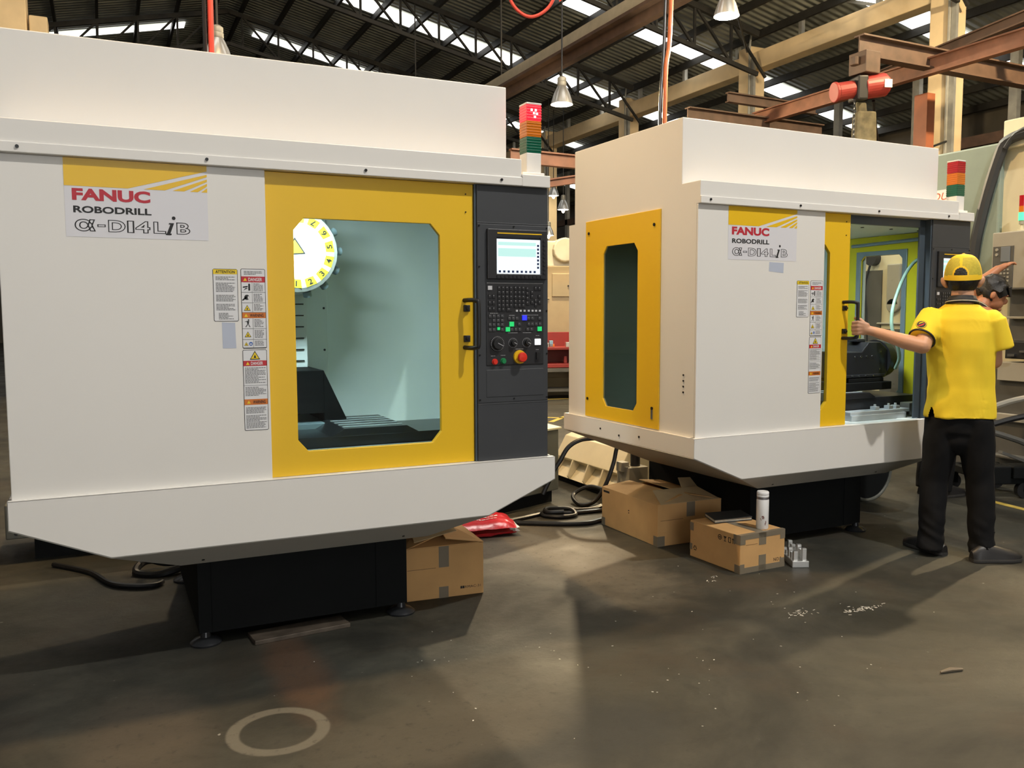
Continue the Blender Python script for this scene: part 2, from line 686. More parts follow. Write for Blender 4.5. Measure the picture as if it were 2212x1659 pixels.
fl = MB()
fl.box(XL, XR, YN, YF, -0.25, 0.0)
struct(obj('floor', fl, floor_mat()))
DARKWALL = corrugated_mat('dark_sheet_wall', (0.085, 0.075, 0.058), 'X', 0.3)
for nm, bx in (('wall_left', (XL - 0.2, XL, YN, YF)), ('wall_right', (XR, XR + 0.2, YN, YF)),
               ('wall_far', (XL, XR, YF, YF + 0.2)), ('wall_near', (XL, XR, YN - 0.2, YN))):
    w_ = MB()
    if nm == 'wall_near':
        w_.plate([(XL, YN, 0), (XR, YN, 0), (XR, YN, 10.2), (XL, YN, 10.2)], [(-4.5, YN, 0.02), (3.8, YN, 0.02), (3.8, YN, 6), (-4.5, YN, 6)], (0, -0.2, 0))
    else:
        w_.box(bx[0], bx[1], bx[2], bx[3], 0, 10.2)
    struct(obj(nm, w_, DARKWALL))
ROOFM = corrugated_mat('dark_corrugated_roof_sheet', (0.29, 0.30, 0.255), 'Y', 0.19)
SKYM = mat('translucent_roof_sheet', (0.9, 0.93, 0.95), 0.6, var=0, emit=SKYLIGHT, emit_col=(1.0, 0.985, 0.95))
for side, xe in (('ceiling_left', XL), ('ceiling_right', XR)):
    rf = MB()
    a, b = roof_z(RIDGE_X), roof_z(xe)
    rf.prism([(RIDGE_X, YN, a), (xe, YN, b), (xe, YN, b + 0.08), (RIDGE_X, YN, a + 0.08)], (0, YF - YN, 0))
    struct(obj(side.replace('ceiling_left', 'ceiling').replace('ceiling_right', 'ceiling'), rf, ROOFM))
# daylight in the open gate behind the photographer
g_ = MB()
g_.box(-4.5, 3.8, YN - 0.19, YN - 0.15, 0.02, 6.0)
struct(obj('door_1', g_, mat('daylight_in_gate', (0.9, 0.93, 0.95), 0.6, var=0, emit=GATE, emit_col=(0.96, 0.98, 1.0))))
# translucent sheet strips down both slopes
STRIPS = [(17.25, 17.93), (21.62, 22.36), (26.7, 27.22), (31.6, 32.2), (36.6, 37.2), (41.5, 42.1),
          (12.35, 13.05), (7.6, 8.4), (2.6, 3.4), (-2.4, -1.6), (-7.4, -6.6), (-11.0, -10.3)]
n_win = 0
for (y0, y1) in STRIPS:
    for (xa, xb) in ((4.3, XR - 0.3), (2.4, XL + 0.3)):
        n_win += 1
        w_ = MB()
        za, zb_ = roof_z(xa) - 0.025, roof_z(xb) - 0.025
        w_.prism([(xa, y0, za), (xb, y0, zb_), (xb, y0, zb_ - 0.012), (xa, y0, za - 0.012)], (0, y1 - y0, 0))
        struct(obj('window_%d' % n_win, w_, SKYM))
# purlins run the length of the hall under the sheets
PURX = [RIDGE_X + s * (0.35 + 0.97 * k) for s in (1, -1) for k in range(17)]
for x in PURX:
    if not (XL + 0.2 < x < XR - 0.2):
        continue
    p = MB()
    p.box(x - 0.035, x + 0.035, YN, YF, roof_z(x) - 0.20, roof_z(x) - 0.04)
    struct(obj('purlin', p, TRUSSM))
# lattice rafters
for y in (15.25, 20.2, 25.2, 30.2, 35.2, 40.2, 10.3):
    t = MB()
    for xe, sgn in ((13.2, 1), (-10.6, -1)):
        dep = 0.85
        t.bar((RIDGE_X, y, roof_z(RIDGE_X) - 0.27), (xe, y, roof_z(xe) - 0.27), 0.09, 0.12)
        t.bar((RIDGE_X, y, roof_z(RIDGE_X) - 0.27 - dep), (xe, y, roof_z(xe) - 0.27 - dep), 0.07, 0.09)
        k = 0
        x = RIDGE_X + sgn * 0.35
        while sgn * (xe - x) > 0.3:
            x2 = x + sgn * 0.97
            t.bar((x, y, roof_z(x) - 0.27), (x, y, roof_z(x) - 0.27 - dep), 0.05, 0.05)
            t.bar((x, y, roof_z(x) - 0.27), (x2, y, roof_z(x2) - 0.27 - dep), 0.05, 0.05)
            x = x2
            k += 1
    struct(obj('roof_truss', t, TRUSSM))
# column row with a concrete tie beam
for i, y in enumerate((5.6, 10.74, 15.8, 20.88, 25.7, 30.8, 35.9, 41.0)):
    c_ = MB()
    c_.box(13.3, 13.72, y - 0.2, y + 0.2, 0, 7.3)
    struct(obj('concrete_column', c_, CONCRETE, bevel=0.02))
    if y > 6:
        d_ = MB()
        d_.tube([(13.24, y - 0.3, 7.6), (13.2, y - 0.28, 7.2), (13.24, y - 0.24, 6.9), (13.26, y - 0.24, 3.0)], 0.025, 6)
        d_.box(13.26, 13.32, y - 0.36, y - 0.26, 2.0, 7.0)
        struct(obj('downpipe', d_, GALV))
b_ = MB()
b_.box(13.34, 13.68, 0, YF - 2, 6.76, 7.14)
struct(obj('concrete_beam', b_, CONCRETE, bevel=0.015))
for k in range(18):
    y = 8.2 + 2.52 * k * 0.8
    p = MB()
    p.bar((13.5, y, 7.14), (13.5, y, roof_z(13.5) - 0.05), 0.09, 0.09)
    if k % 2 == 0:
        p.bar((13.5, y, 7.14), (13.5, y + 1.0, roof_z(13.5) - 0.06), 0.06, 0.06)
    struct(obj('roof_strut', p, GALV))
for k in range(14):
    y = 7.0 + 2.3 * k
    p = MB()
    p.ibeam((16.6, y, 0), (16.6, y, 6.9), 0.16, 0.16, 0.02) if False else p.bar((16.6, y, 0), (16.6, y, roof_z(16.6) - 0.1), 0.18, 0.12)
    struct(obj('steel_post', p, GALV))
g_ = MB()
g_.bar((16.6, 2, 4.9), (16.6, 40, 4.9), 0.12, 0.22)
g_.bar((16.6, 2, 3.4), (16.6, 40, 3.4), 0.12, 0.22)
struct(obj('side_girt', g_, RUSTDARK))
# concrete column rising behind the left machine, with its bracket
c_ = MB()
c_.box(-1.45, -0.96, 16.4, 16.9, 0, 8.7)
c_.box(-0.93, -0.66, 16.45, 16.85, 5.6, 6.24)
struct(obj('concrete_column', c_, CONCRETE, bevel=0.02))
# crane runway beam crossing overhead
r_ = MB()
r_.box(6.93, 7.07, 2.0, 44.0, 5.62, 5.83)
r_.mi = 1
r_.box(6.86, 7.14, 2.0, 44.0, 5.57, 5.62)
r_.box(6.98, 7.10, 2.0, 44.0, 5.42, 5.57)
struct(obj('runway_beam', r_, [BEIGEBEAM, RUSTDARK]))
for y in (5.3, 10.3, 15.25, 20.2, 25.2, 30.2, 35.2):
    h_ = MB()
    h_.bar((7, y, 5.83), (7, y, roof_z(7) - 0.06), 0.025, 0.025)
    struct(obj('beam_hanger', h_, TRUSSM))
# yellow lane lines far back
l_ = MB()
l_.bar((5.0, 9.45, 0.001), (6.2, 10.6, 0.001), 0.07, 0.002)
l_.bar((4.4, 10.6, 0.001), (5.7, 9.4, 0.001), 0.07, 0.002)
l_.bar((5.74, 4.2, 0.001), (5.63, 3.4, 0.001), 0.06, 0.002)
l_.bar((6.2, 12.0, 0.001), (8.5, 11.5, 0.001), 0.07, 0.002)
struct(obj('trim_1', l_, YLINE))


# ------------------------------------------------------------------ high bay lamps
def high_bay(label, x, y, z, watts, col, scale=1.0, bulb_z=0.12):
    r = thing('high_bay_lamp', label, 'lamp', (x, y, z), group='high bay lamps')
    refl = MB()
    prof = [(0.075, 0.36), (0.11, 0.30), (0.155, 0.20), (0.195, 0.08), (0.215, 0.0)]
    refl.lathe([(a * scale, b * scale) for a, b in prof] + [((a - 0.006) * scale, (b + 0.001) * scale) for a, b in prof[::-1]], seg=32)
    obj('reflector', refl, ALU, r, smooth=True)
    ho = MB()
    ho.lathe([(0.085 * scale, 0.35 * scale), (0.09 * scale, 0.36 * scale), (0.09 * scale, 0.42 * scale), (0.08 * scale, 0.43 * scale),
              (0.085 * scale, 0.44 * scale), (0.085 * scale, 0.50 * scale), (0.05 * scale, 0.53 * scale), (0.0, 0.54 * scale)], seg=24)
    obj('housing', ho, GALV, r, smooth=True)
    hk = MB()
    zt = roof_z(x) - z - 0.03
    hk.tube([(0, 0, 0.53 * scale), (0, 0, zt)], 0.012, 6)
    obj('hanging_cable', hk, BLACK, r)
    bu = MB()
    bu.ell((0, 0, bulb_z * scale), (0.06 * scale, 0.06 * scale, 0.10 * scale), seg=12, rings=8)
    obj('bulb', bu, mat('lamp_bulb_%s' % ('warm' if col[2] < 0.8 else 'cool'), (1, 1, 1), 0.5, var=0, emit=22, emit_col=col), r, smooth=True)
    ld = bpy.data.lights.new('lamp_light', 'POINT')
    ld.energy = watts
    ld.color = col
    ld.shadow_soft_size = 0.11
    lo = bpy.data.objects.new('lamp_light', ld)
    C.objects.link(lo)
    lo.parent = r
    lo.location = (0, 0, -0.03)
    return r


FARCOL = (1.0, 0.88, 0.66)
COOL, WARM = (1.0, 0.95, 0.88), (1.0, 0.78, 0.48)
high_bay('aluminium high bay lamp hanging beyond the right machine, below the runway beam', 6.38, 11.71, 4.50, LAMP_WARM * 3.2, WARM, 0.78)
high_bay('lit high bay lamp at the top edge above the red hoist', 6.03, 7.46, 4.46, LAMP_WARM * 1.0, (1.0, 0.95, 0.75), 0.62)
high_bay('aluminium high bay lamp just behind the left machine beside the red hose', 1.18, 9.68, 3.98, LAMP_WARM, WARM, 0.72)
high_bay('high bay lamp over the aisle in front of the right machine', 4.3, -0.8, 8.0, LAMP_AISLE * 1.65, COOL)
high_bay('high bay lamp over the aisle in front of the left machine', -1.2, -0.8, 8.0, LAMP_AISLE * 0.12, COOL)
high_bay('warm high bay lamp high above the left machine', 0.9, 4.3, 7.2, LAMP_WARM * 4.0, (1.0, 0.66, 0.32))
for lb, x, y, z in (('small bright lamp far back in the gap between the machines, highest of three', 13.0, 24.4, 5.05),
                    ('small bright lamp far back in the gap between the machines, middle of three', 12.2, 22.3, 4.35),
                    ('small bright lamp far back in the gap between the machines, lowest of three', 12.4, 23.6, 3.72)):
    high_bay(lb, x, y, z, 90, FARCOL, 0.8, -0.02)
high_bay('warm high bay lamp beyond the right edge, over the big milling machine', 10.4, 5.2, 6.9, 3600, (1.0, 0.76, 0.44))


# ------------------------------------------------------------------ the drilling machines
XD0, XD1, XW = 0.8795, 1.7463, 2.10
ZS, ZP, ZT, ZB = 0.7154, 1.9086, 1.9600, 2.3612
ZBAND, XBAND = 2.024, 1.963
YS, DEP, DEPB, E_ = 0.1335, 1.2775, 1.21, 0.0242
ZSK0, ZSKB, XC0, XC1 = 0.614, 0.479, 0.296, 1.796


def octagon(a0, a1, b0, b1, ca, cb):
    """clipped rectangle corner list in 2d"""
    return [(a0 + ca, b0), (a1 - ca, b0), (a1, b0 + cb), (a1, b1 - cb), (a1 - ca, b1), (a0 + ca, b1), (a0, b1 - cb), (a0, b0 + cb)]


def rect(a0, a1, b0, b1):
    return [(a0, b0), (a1, b0), (a1, b1), (a0, b1)]


def FP(pts, y):       # front-plane polygon at depth y
    return [(a, y, b) for a, b in pts]


def SP(pts, x):       # side-plane polygon (y, z) at x
    return [(x, a, b) for a, b in pts]


SCREWM = mat('black_screw', (0.015, 0.015, 0.016), 0.35, 0.4, var=0)


def screws(parent, pts, axis=(0, -1, 0), r=0.006, m=None):
    for p in pts:
        s = MB()
        a = Vector(axis)
        s.cyl(Vector(p) - a * 0.004, Vector(p) + a * 0.003, r, 10)
        obj('screw', s, m or SCREWM, parent)


def flat(mb, x0, x1, z0, z1, y, mi):
    mb.mi = mi
    mb.poly([(x0, y, z0), (x1, y, z0), (x1, y, z1), (x0, y, z1)])


def tri(mb, cx, cz, w, h, y, mi):
    mb.mi = mi
    mb.poly([(cx - w / 2, y, cz - h / 2), (cx + w / 2, y, cz - h / 2), (cx, y, cz + h / 2)])


def fine_print(mb, x0, x1, z0, z1, y, mi, pitch=0.0052, h=0.0026, rnd=None):
    rnd = rnd or random
    z = z1 - h
    while z > z0:
        x = x0
        end = x1 - (x1 - x0) * rnd.choice((0, 0, 0.05, 0.12, 0.35))
        while x < end:
            w = rnd.uniform(0.004, 0.011)
            flat(mb, x, min(x + w, end), z, z + h, y, mi)
            x += w + 0.0015
        z -= pitch


LABM = [INK, LABELWHITE, DANGERRED, ORANGEINK, YELLOWINK, GREYINK, BLUEINK]
Y1, Y2, Y3, Y4 = -0.0006, -0.0011, -0.0016, -0.0021


def sticker_base(x0, x1, z0, z1):
    mb = MB()
    r = 0.004
    mb.mi = 0
    mb.prism(FP(octagon(x0, x1, z0, z1, r, r), 0.0002), (0, -0.0008, 0))
    mb.mi = 1
    mb.poly(FP(octagon(x0 + 0.002, x1 - 0.002, z0 + 0.002, z1 - 0.002, r * 0.7, r * 0.7), Y2))
    return mb


def warning_icon(mb, cx, cz, s, y=Y3):
    tri(mb, cx, cz, s * 1.15, s, y, 0)
    tri(mb, cx, cz - s * 0.03, s * 0.9, s * 0.76, y - 0.0004, 4)
    tri(mb, cx, cz - s * 0.1, s * 0.28, s * 0.4, y - 0.0008, 0)


def labels(root):
    rnd = random.Random(3)
    # attention label
    x0, x1, z0, z1 = 0.679, 0.769, 1.333, 1.531
    mb = sticker_base(x0, x1, z0, z1)
    flat(mb, x0 + 0.002, x1 - 0.002, z1 - 0.020, z1 - 0.002, Y3, 4)
    for (a, b) in ((0.029, 0.045), (0.052, 0.088), (0.098, 0.124), (0.132, 0.158)):
        fine_print(mb, x0 + 0.010, x1 - 0.010, z1 - b, z1 - a, Y3, 5, rnd=rnd)
    fine_print(mb, x0 + 0.018, x1 - 0.018, z1 - 0.190, z1 - 0.166, Y3, 5, rnd=rnd)
    a = obj('attention_label', mb, LABM, root)
    a['label'] = 'white label headed ATTENTION in a yellow bar'
    text('lettering', 'ATTENTION', INK, a, x0 + 0.010, x1 - 0.010, z1 - 0.0165, z1 - 0.0055, Y4, bold=0.02)
    # tall danger label, upper
    x0, x1, z0, z1 = 0.780, 0.871, 1.2285, 1.533
    H = z1 - z0
    mb = sticker_base(x0, x1, z0, z1)

    def zf(f):
        return z1 - f * H
    fine_print(mb, x0 + 0.012, x1 - 0.012, zf(0.075), zf(0.03), Y3, 5, rnd=rnd)
    for f0, f1, mi in ((0.096, 0.168, 2), (0.548, 0.617, 3)):
        flat(mb, x0 + 0.002, x1 - 0.002, zf(f1), zf(f0), Y3, mi)
        tri(mb, x0 + 0.016, (zf(f0) + zf(f1)) / 2, 0.014, 0.012, Y4, 4)
    rows = ((0.17, 0.295), (0.30, 0.425), (0.43, 0.545), (0.62, 0.75), (0.755, 0.885), (0.89, 0.99))
    for k, (f0, f1) in enumerate(rows):
        zc = (zf(f0) + zf(f1)) / 2
        flat(mb, x0 + 0.002, x1 - 0.002, zf(f1) - 0.0004, zf(f1) + 0.0008, Y3, 0)
        flat(mb, x0 + 0.0405, x0 + 0.0415, zf(f1), zf(f0), Y3, 0)
        fine_print(mb, x0 + 0.046, x1 - 0.010, zf(f1) + 0.005, zf(f0) - 0.004, Y3, 5, rnd=rnd)
        cx = x0 + 0.021
        if k == 0:       # hand between rollers
            mb.mi = 0
            mb.poly(FP([(cx - 0.014, zc - 0.002), (cx + 0.004, zc + 0.001), (cx + 0.004, zc + 0.006), (cx - 0.002, zc + 0.005), (cx - 0.014, zc + 0.003)], Y3))
            mb.poly(FP([(cx - 0.012, zc - 0.012), (cx - 0.002, zc - 0.006), (cx + 0.004, zc - 0.004), (cx, zc - 0.001), (cx - 0.006, zc - 0.004)], Y3))
            flat(mb, cx + 0.006, cx + 0.013, zc - 0.012, zc + 0.014, Y3, 0)
        elif k == 1:     # hand at a wheel
            mb.mi = 0
            mb.poly(FP([(cx + 0.010 * math.cos(t * PI / 6), zc + 0.002 + 0.010 * math.sin(t * PI / 6)) for t in range(12)], Y3))
            flat(mb, cx + 0.003, cx + 0.009, zc - 0.004, zc + 0.006, Y4, 1)
            mb.mi = 0
            mb.poly(FP([(cx - 0.016, zc - 0.012), (cx - 0.004, zc - 0.004), (cx, zc + 0.004), (cx - 0.008, zc + 0.002), (cx - 0.018, zc - 0.008)], Y3))
        elif k == 3:     # stumbling figure
            mb.mi = 0
            mb.poly(FP([(cx + 0.001, zc + 0.016), (cx + 0.006, zc + 0.016), (cx + 0.006, zc + 0.011), (cx + 0.001, zc + 0.011)], Y3))
            mb.poly(FP([(cx - 0.003, zc + 0.010), (cx + 0.006, zc + 0.010), (cx + 0.004, zc - 0.002), (cx - 0.001, zc - 0.002)], Y3))
            mb.poly(FP([(cx - 0.012, zc + 0.007), (cx - 0.003, zc + 0.010), (cx - 0.003, zc + 0.007)], Y3))
            mb.poly(FP([(cx - 0.001, zc - 0.002), (cx + 0.002, zc - 0.002), (cx - 0.006, zc - 0.014), (cx - 0.009, zc - 0.013)], Y3))
            mb.poly(FP([(cx + 0.002, zc - 0.002), (cx + 0.004, zc - 0.002), (cx + 0.010, zc - 0.013), (cx + 0.007, zc - 0.014)], Y3))
        else:
            warning_icon(mb, cx - (0.007 if k == 5 else 0), zc, 0.022 if k != 5 else 0.014)
            if k == 5:
                mb.mi = 6
                mb.poly(FP([(cx + 0.010 + 0.0075 * math.cos(t * PI / 6), zc + 0.0075 * math.sin(t * PI / 6)) for t in range(12)], Y3))
                flat(mb, cx + 0.006, cx + 0.014, zc - 0.003, zc + 0.001, Y4, 1)
    a = obj('warning_label', mb, LABM, root)
    a['label'] = 'tall hazard label with small pictograms'
    text('lettering', 'DANGER', LABELWHITE, a, x0 + 0.028, x1 - 0.012, zf(0.155), zf(0.112), Y4, bold=0.02)
    text('lettering', 'WARNING', INK, a, x0 + 0.030, x1 - 0.010, zf(0.603), zf(0.562), Y4, bold=0.02)
    # lower label
    x0, x1, z0, z1 = 0.779, 0.870, 0.911, 1.224
    H = z1 - z0
    mb = sticker_base(x0, x1, z0, z1)
    warning_icon(mb, (x0 + x1) / 2, zf(0.068), 0.034)
    for f0, f1, mi in ((0.135, 0.20, 2), (0.61, 0.68, 3)):
        flat(mb, x0 + 0.002, x1 - 0.002, zf(f1), zf(f0), Y3, mi)
        tri(mb, x0 + 0.018, (zf(f0) + zf(f1)) / 2, 0.014, 0.012, Y4, 4)
    for f0, f1 in ((0.22, 0.42), (0.46, 0.58), (0.71, 0.79), (0.81, 0.97)):
        fine_print(mb, x0 + 0.007, x1 - 0.007, zf(f1), zf(f0), Y3, 5, rnd=rnd)
    flat(mb, x0 + 0.002, x1 - 0.002, zf(0.441), zf(0.438), Y3, 0)
    a = obj('warning_label', mb, LABM, root)
    a['label'] = 'tall text label topped by one yellow triangle'
    text('lettering', 'DANGER', LABELWHITE, a, x0 + 0.030, x1 - 0.016, zf(0.188), zf(0.148), Y4, bold=0.02)
    text('lettering', 'WARNING', INK, a, x0 + 0.034, x1 - 0.010, zf(0.667), zf(0.625), Y4, bold=0.02)


def brand_plate(root):
    x0, x1, z0, z1 = 0.1953, 0.6692, 1.6343, 1.9075
    mb = MB()
    mb.mi = 0
    mb.prism(FP(rect(x0, x1, z0, z1), 0.0002), (0, -0.001, 0))
    p = obj('brand_plate', mb, PLATEWHITE, root)
    W, zb, zt = x1 - x0, 1.811, z1

    def q(u, t):      # u along the width, t from the top (0) to the lower edge (1) of the bar
        return (x0 + u * W, zt - t * (zt - zb))
    y = MB()
    for pts in ([(0, 0), (0, 1), (0.43, 1), (1, 0.20), (1, 0)], [(0.54, 1), (0.69, 1), (1, 0.41), (1, 0.32)],
                [(0.745, 1), (0.83, 1), (1, 0.59), (1, 0.50)], [(0.872, 1), (0.93, 1), (1, 0.76), (1, 0.66)], [(0.955, 1), (1, 1), (1, 0.83)]):
        y.poly(FP([q(*a) for a in pts], -0.0014))
    o = obj('yellow_bar', y, YELLOW, p)
    o['label'] = 'yellow bar cut by slanting white rays'
    text('lettering', 'FANUC', REDINK, p, x0 + 0.050 * W, x0 + 0.585 * W, 1.7615, 1.8035, -0.0015, bold=0.045)
    text('lettering', 'ROBODRILL', INK, p, x0 + 0.055 * W, x0 + 0.59 * W, 1.7185, 1.7425, -0.0015, bold=0.03)
    for s, a, b, za, zc in (('α', 0.060, 0.20, 1.654, 1.697), ('-', 0.212, 0.268, 1.671, 1.680), ('D', 0.285, 0.405, 1.654, 1.697),
                            ('1', 0.415, 0.465, 1.654, 1.697), ('4', 0.472, 0.578, 1.654, 1.697), ('L', 0.60, 0.69, 1.654, 1.697),
                            ('B', 0.765, 0.865, 1.654, 1.697)):
        text('lettering', s, INK, p, x0 + a * W, x0 + b * W, za, zc, -0.0015, outline=0.02, bold=0.03)
    i = MB()
    cx, zc = x0 + 0.705 * W, 1.654
    i.poly(FP([(cx - 0.008, zc - 0.004), (cx + 0.010, zc - 0.004), (cx + 0.012, zc + 0.002), (cx + 0.007, zc + 0.002), (cx + 0.021, zc + 0.040), (cx + 0.004, zc + 0.040),
               (cx + 0.002, zc + 0.035), (cx + 0.008, zc + 0.035), (cx - 0.005, zc + 0.002), (cx - 0.009, zc + 0.001)], -0.0016))
    i.poly(FP([(cx + 0.020 + 0.0065 * math.cos(t * PI / 8), zc + 0.058 + 0.0065 * math.sin(t * PI / 8)) for t in range(16)], -0.0016))
    obj('lettering', i, INK, p)


def pcoord(cx, cy):
    return 1.797 + (cx - 130) / 478 * 0.278, 1.493 - (cy - 830) / 700 * 0.36


KEYM = mat('dark_key', (0.020, 0.020, 0.022), 0.4, var=0)
KEYG = mat('grey_key', (0.055, 0.056, 0.06), 0.4, var=0)
BEZEL = mat('black_bezel', (0.018, 0.018, 0.02), 0.45, var=0.03)
KEYLEG = mat('key_legend', (0.22, 0.22, 0.23), 0.5, var=0)
KEYMARK = mat('white_key', (0.6, 0.6, 0.62), 0.4, var=0)
GREENLIT = mat('lit_green_key', (0.02, 0.5, 0.12), 0.4, var=0, emit=0.8, emit_col=(0.02, 0.75, 0.2))
BLUELIT = mat('lit_blue_key', (0.03, 0.03, 0.7), 0.4, var=0, emit=1.8, emit_col=(0.02, 0.03, 1.0))
WHITELIT = mat('lit_white_key', (0.9, 0.9, 0.9), 0.4, var=0, emit=1.6, emit_col=(0.95, 0.95, 1.0))
SCR = mat('lit_screen', (0.02, 0.02, 0.02), 0.2, var=0, emit=1.75, emit_col=(0.86, 0.95, 1.0))
SCRG = mat('lit_screen_aqua', (0.02, 0.02, 0.02), 0.2, var=0, emit=1.5, emit_col=(0.60, 0.95, 0.88))
SCRB = mat('lit_screen_navy', (0.02, 0.02, 0.02), 0.2, var=0, emit=0.2, emit_col=(0.06, 0.14, 0.5))
SCRD = mat('lit_screen_dark', (0.02, 0.02, 0.02), 0.2, var=0, emit=0.05, emit_col=(0.2, 0.2, 0.3))
EREDM = mat('emergency_red', (0.70, 0.03, 0.015), 0.4, var=0)
GREENB = mat('button_green', (0.01, 0.22, 0.07), 0.4, var=0)


def key_shape(w, h, d=0.004):
    k = MB()
    k.box(-w / 2, w / 2, -d, 0, -h / 2, h / 2)
    k.mi = 1
    k.poly([(-w * 0.28, -d - 0.0002, h * 0.05), (w * 0.05, -d - 0.0002, h * 0.05), (w * 0.05, -d - 0.0002, h * 0.3), (-w * 0.28, -d - 0.0002, h * 0.3)])
    return k


def control_column(root, lit):
    c = MB()
    c.box(1.757, XW, 0.0, 0.09, ZS, ZP)
    col = obj('control_column', c, DARK, root, bevel=0.004)
    s = MB()
    for z in (1.748, 0.965):
        s.box(1.757, XW, -0.0012, 0.001, z - 0.002, z + 0.002)
    s.box(1.760, 2.097, -0.002, 0.001, 0.972, 1.742)
    obj('front_cover', s, DARK, col, bevel=0.002)
    screws(col, [(x, -0.002, z) for z in (1.735, 1.56, 1.37, 1.18, 0.985) for x in (1.766, 2.092)] + [(1.93, -0.002, 1.735), (1.93, -0.002, 0.985)], r=0.004)
    lp = MB()
    lp.box(1.797, 2.075, -0.004, 0, 0.995, 1.115)
    obj('lower_cover', lp, DARK, col, bevel=0.002)
    # display unit
    b = MB()
    b.plate(FP(rect(1.800, 2.087, 1.508, 1.722), 0.0), FP(rect(1.844, 2.057, 1.531, 1.688), 0.0), (0, -0.016, 0))
    obj('display_bezel', b, BEZEL, col, bevel=0.003)
    sc = MB()
    sc.mi = 0
    sc.poly(FP(rect(1.843, 2.058, 1.530, 1.689), -0.006))
    X = lambda f: 1.843 + f * 0.215
    Zz = lambda f: 1.689 - f * 0.159
    flat(sc, X(0), X(1), Zz(0.05), Zz(0), -0.0065, 3)
    flat(sc, X(0.05), X(0.9), Zz(0.22), Zz(0.13), -0.0065, 1)
    flat(sc, X(0.05), X(0.9), Zz(0.52), Zz(0.30), -0.0065, 1)
    for k in range(7):
        f = 0.18 + 0.1 * k
        flat(sc, X(0.925), X(0.97), Zz(f + 0.06), Zz(f), -0.007, 2)
    for k in range(9):
        f = 0.06 + 0.098 * k
        flat(sc, X(f), X(f + 0.05), Zz(0.96), Zz(0.90), -0.007, 2)
    scr = obj('display_screen', sc, [SCR, SCRG, SCRB, SCRD], col)
    scr['label'] = 'lit screen with pale aqua table rows'
    yb = MB()
    yb.box(1.846, 2.060, -0.0175, -0.015, 1.702, 1.707)
    obj('yellow_trim', yb, YELLOW, col)
    base_small = obj('soft_key', key_shape(0.009, 0.009), [KEYM, KEYM], col)
    base_small.location = (2.072, -0.016, 1.676)
    for k in range(1, 9):
        o = base_small.copy(); C.objects.link(o); o.location = (2.072, -0.016, 1.676 - 0.0175 * k)
    for k in range(12):
        o = base_small.copy(); C.objects.link(o); o.location = (1.846 + 0.0192 * k, -0.016, 1.519)
    # operator panel
    p = MB()
    p.box(1.797, 2.075, -0.006, 0, 1.133, 1.493)
    obj('operator_panel', p, BEZEL, col, bevel=0.003)

    def key(cx, cy, w, h, m, nm='key', d=0.004):
        x, z = pcoord(cx, cy)
        return obj(nm, key_shape(w * 0.000582, h * 0.000514, d), [m, KEYLEG if m in (KEYM, KEYG) else m], col, loc=(x, -0.006, z))
    proto = key(235, 875, 26, 30, KEYM)
    pm = key(378, 1067, 16, 16, KEYMARK, 'indicator_key')

    def rep(src, pts):
        for cx, cy in pts:
            o = src.copy(); C.objects.link(o)
            x, z = pcoord(cx, cy)
            o.location = (x, -0.006, z)
    xs7 = (235, 268, 300, 333, 370, 403, 435)
    rep(proto, [(x, y) for y in (875, 913, 950, 988, 1022) for x in xs7][1:])
    rep(proto, [(235, 1056), (268, 1056), (158, 945), (190, 945), (158, 998), (190, 998), (158, 1050), (190, 1050),
                (470, 880), (470, 920), (470, 960), (470, 1000), (510, 910), (510, 945), (510, 995), (540, 875), (572, 875), (540, 980), (540, 1015), (572, 945), (572, 995)])
    rep(pm, [(410, 1067), (443, 1067), (478, 1067), (510, 1067), (540, 1067), (572, 1067)])
    pk = key(158, 1110, 24, 26, KEYG)
    rep(pk, [(190, 1110), (225, 1110), (258, 1110), (190, 1147), (225, 1147), (258, 1147), (158, 1183), (190, 1183), (225, 1183), (258, 1183), (158, 1225), (190, 1225), (258, 1225),
             (318, 1130), (350, 1130), (380, 1130), (478, 1130), (510, 1130), (572, 1130), (400, 1180), (480, 1180), (510, 1180), (543, 1180), (575, 1180),
             (338, 1225), (370, 1225), (402, 1225), (470, 1225), (502, 1225)])
    key(158, 875, 34, 34, KEYMARK, 'white_key')
    key(315, 1056, 50, 28, KEYM, 'wide_key')
    for cx, cy, m, w in ((443, 1128, BLUELIT, 36), (335, 1180, GREENLIT, 36), (303, 1224, GREENLIT, 34), (571, 1223, GREENLIT, 34), (227, 1217, GREENLIT, 20)):
        k = key(cx, cy, w, w + 4, m if lit else KEYG, 'lit_key', 0.005)
        if lit:
            k['label'] = 'lit blue key' if m is BLUELIT else 'lit green key'
    k = key(554, 1335, 46, 52, WHITELIT if lit else KEYMARK, 'lamp_button', 0.007)
    k['label'] = 'white square lamp button'
    for cx, cy, r in ((215, 1345, 62), (347, 1340, 33), (463, 1340, 33)):
        x, z = pcoord(cx, cy)
        d = MB()
        R = r * 0.00055
        d.cone((x, -0.005, z), (x, -0.012, z), R, R * 0.96, 28)
        d.cone((x, -0.012, z), (x, -0.026, z), R * 0.78, R * 0.66, 28)
        dial = obj('dial', d, BLACK, col, bevel=0.001)
        tk = MB()
        for t in range(28):
            a = 2 * PI * t / 28
            if r < 50 and not (-0.6 < math.sin(a - PI / 2) or True):
                continue
            tk.bar((x + math.cos(a) * R * 1.02, -0.0064, z + math.sin(a) * R * 1.02), (x + math.cos(a) * R * 1.22, -0.0064, z + math.sin(a) * R * 1.22), 0.0009, 0.0006, up=(0, 1, 0)) if r < 50 else \
                tk.bar((x + math.cos(a) * R * 0.84, -0.0124, z + math.sin(a) * R * 0.84), (x + math.cos(a) * R * 0.95, -0.0120, z + math.sin(a) * R * 0.95), 0.0012, 0.0008, up=(0, 1, 0))
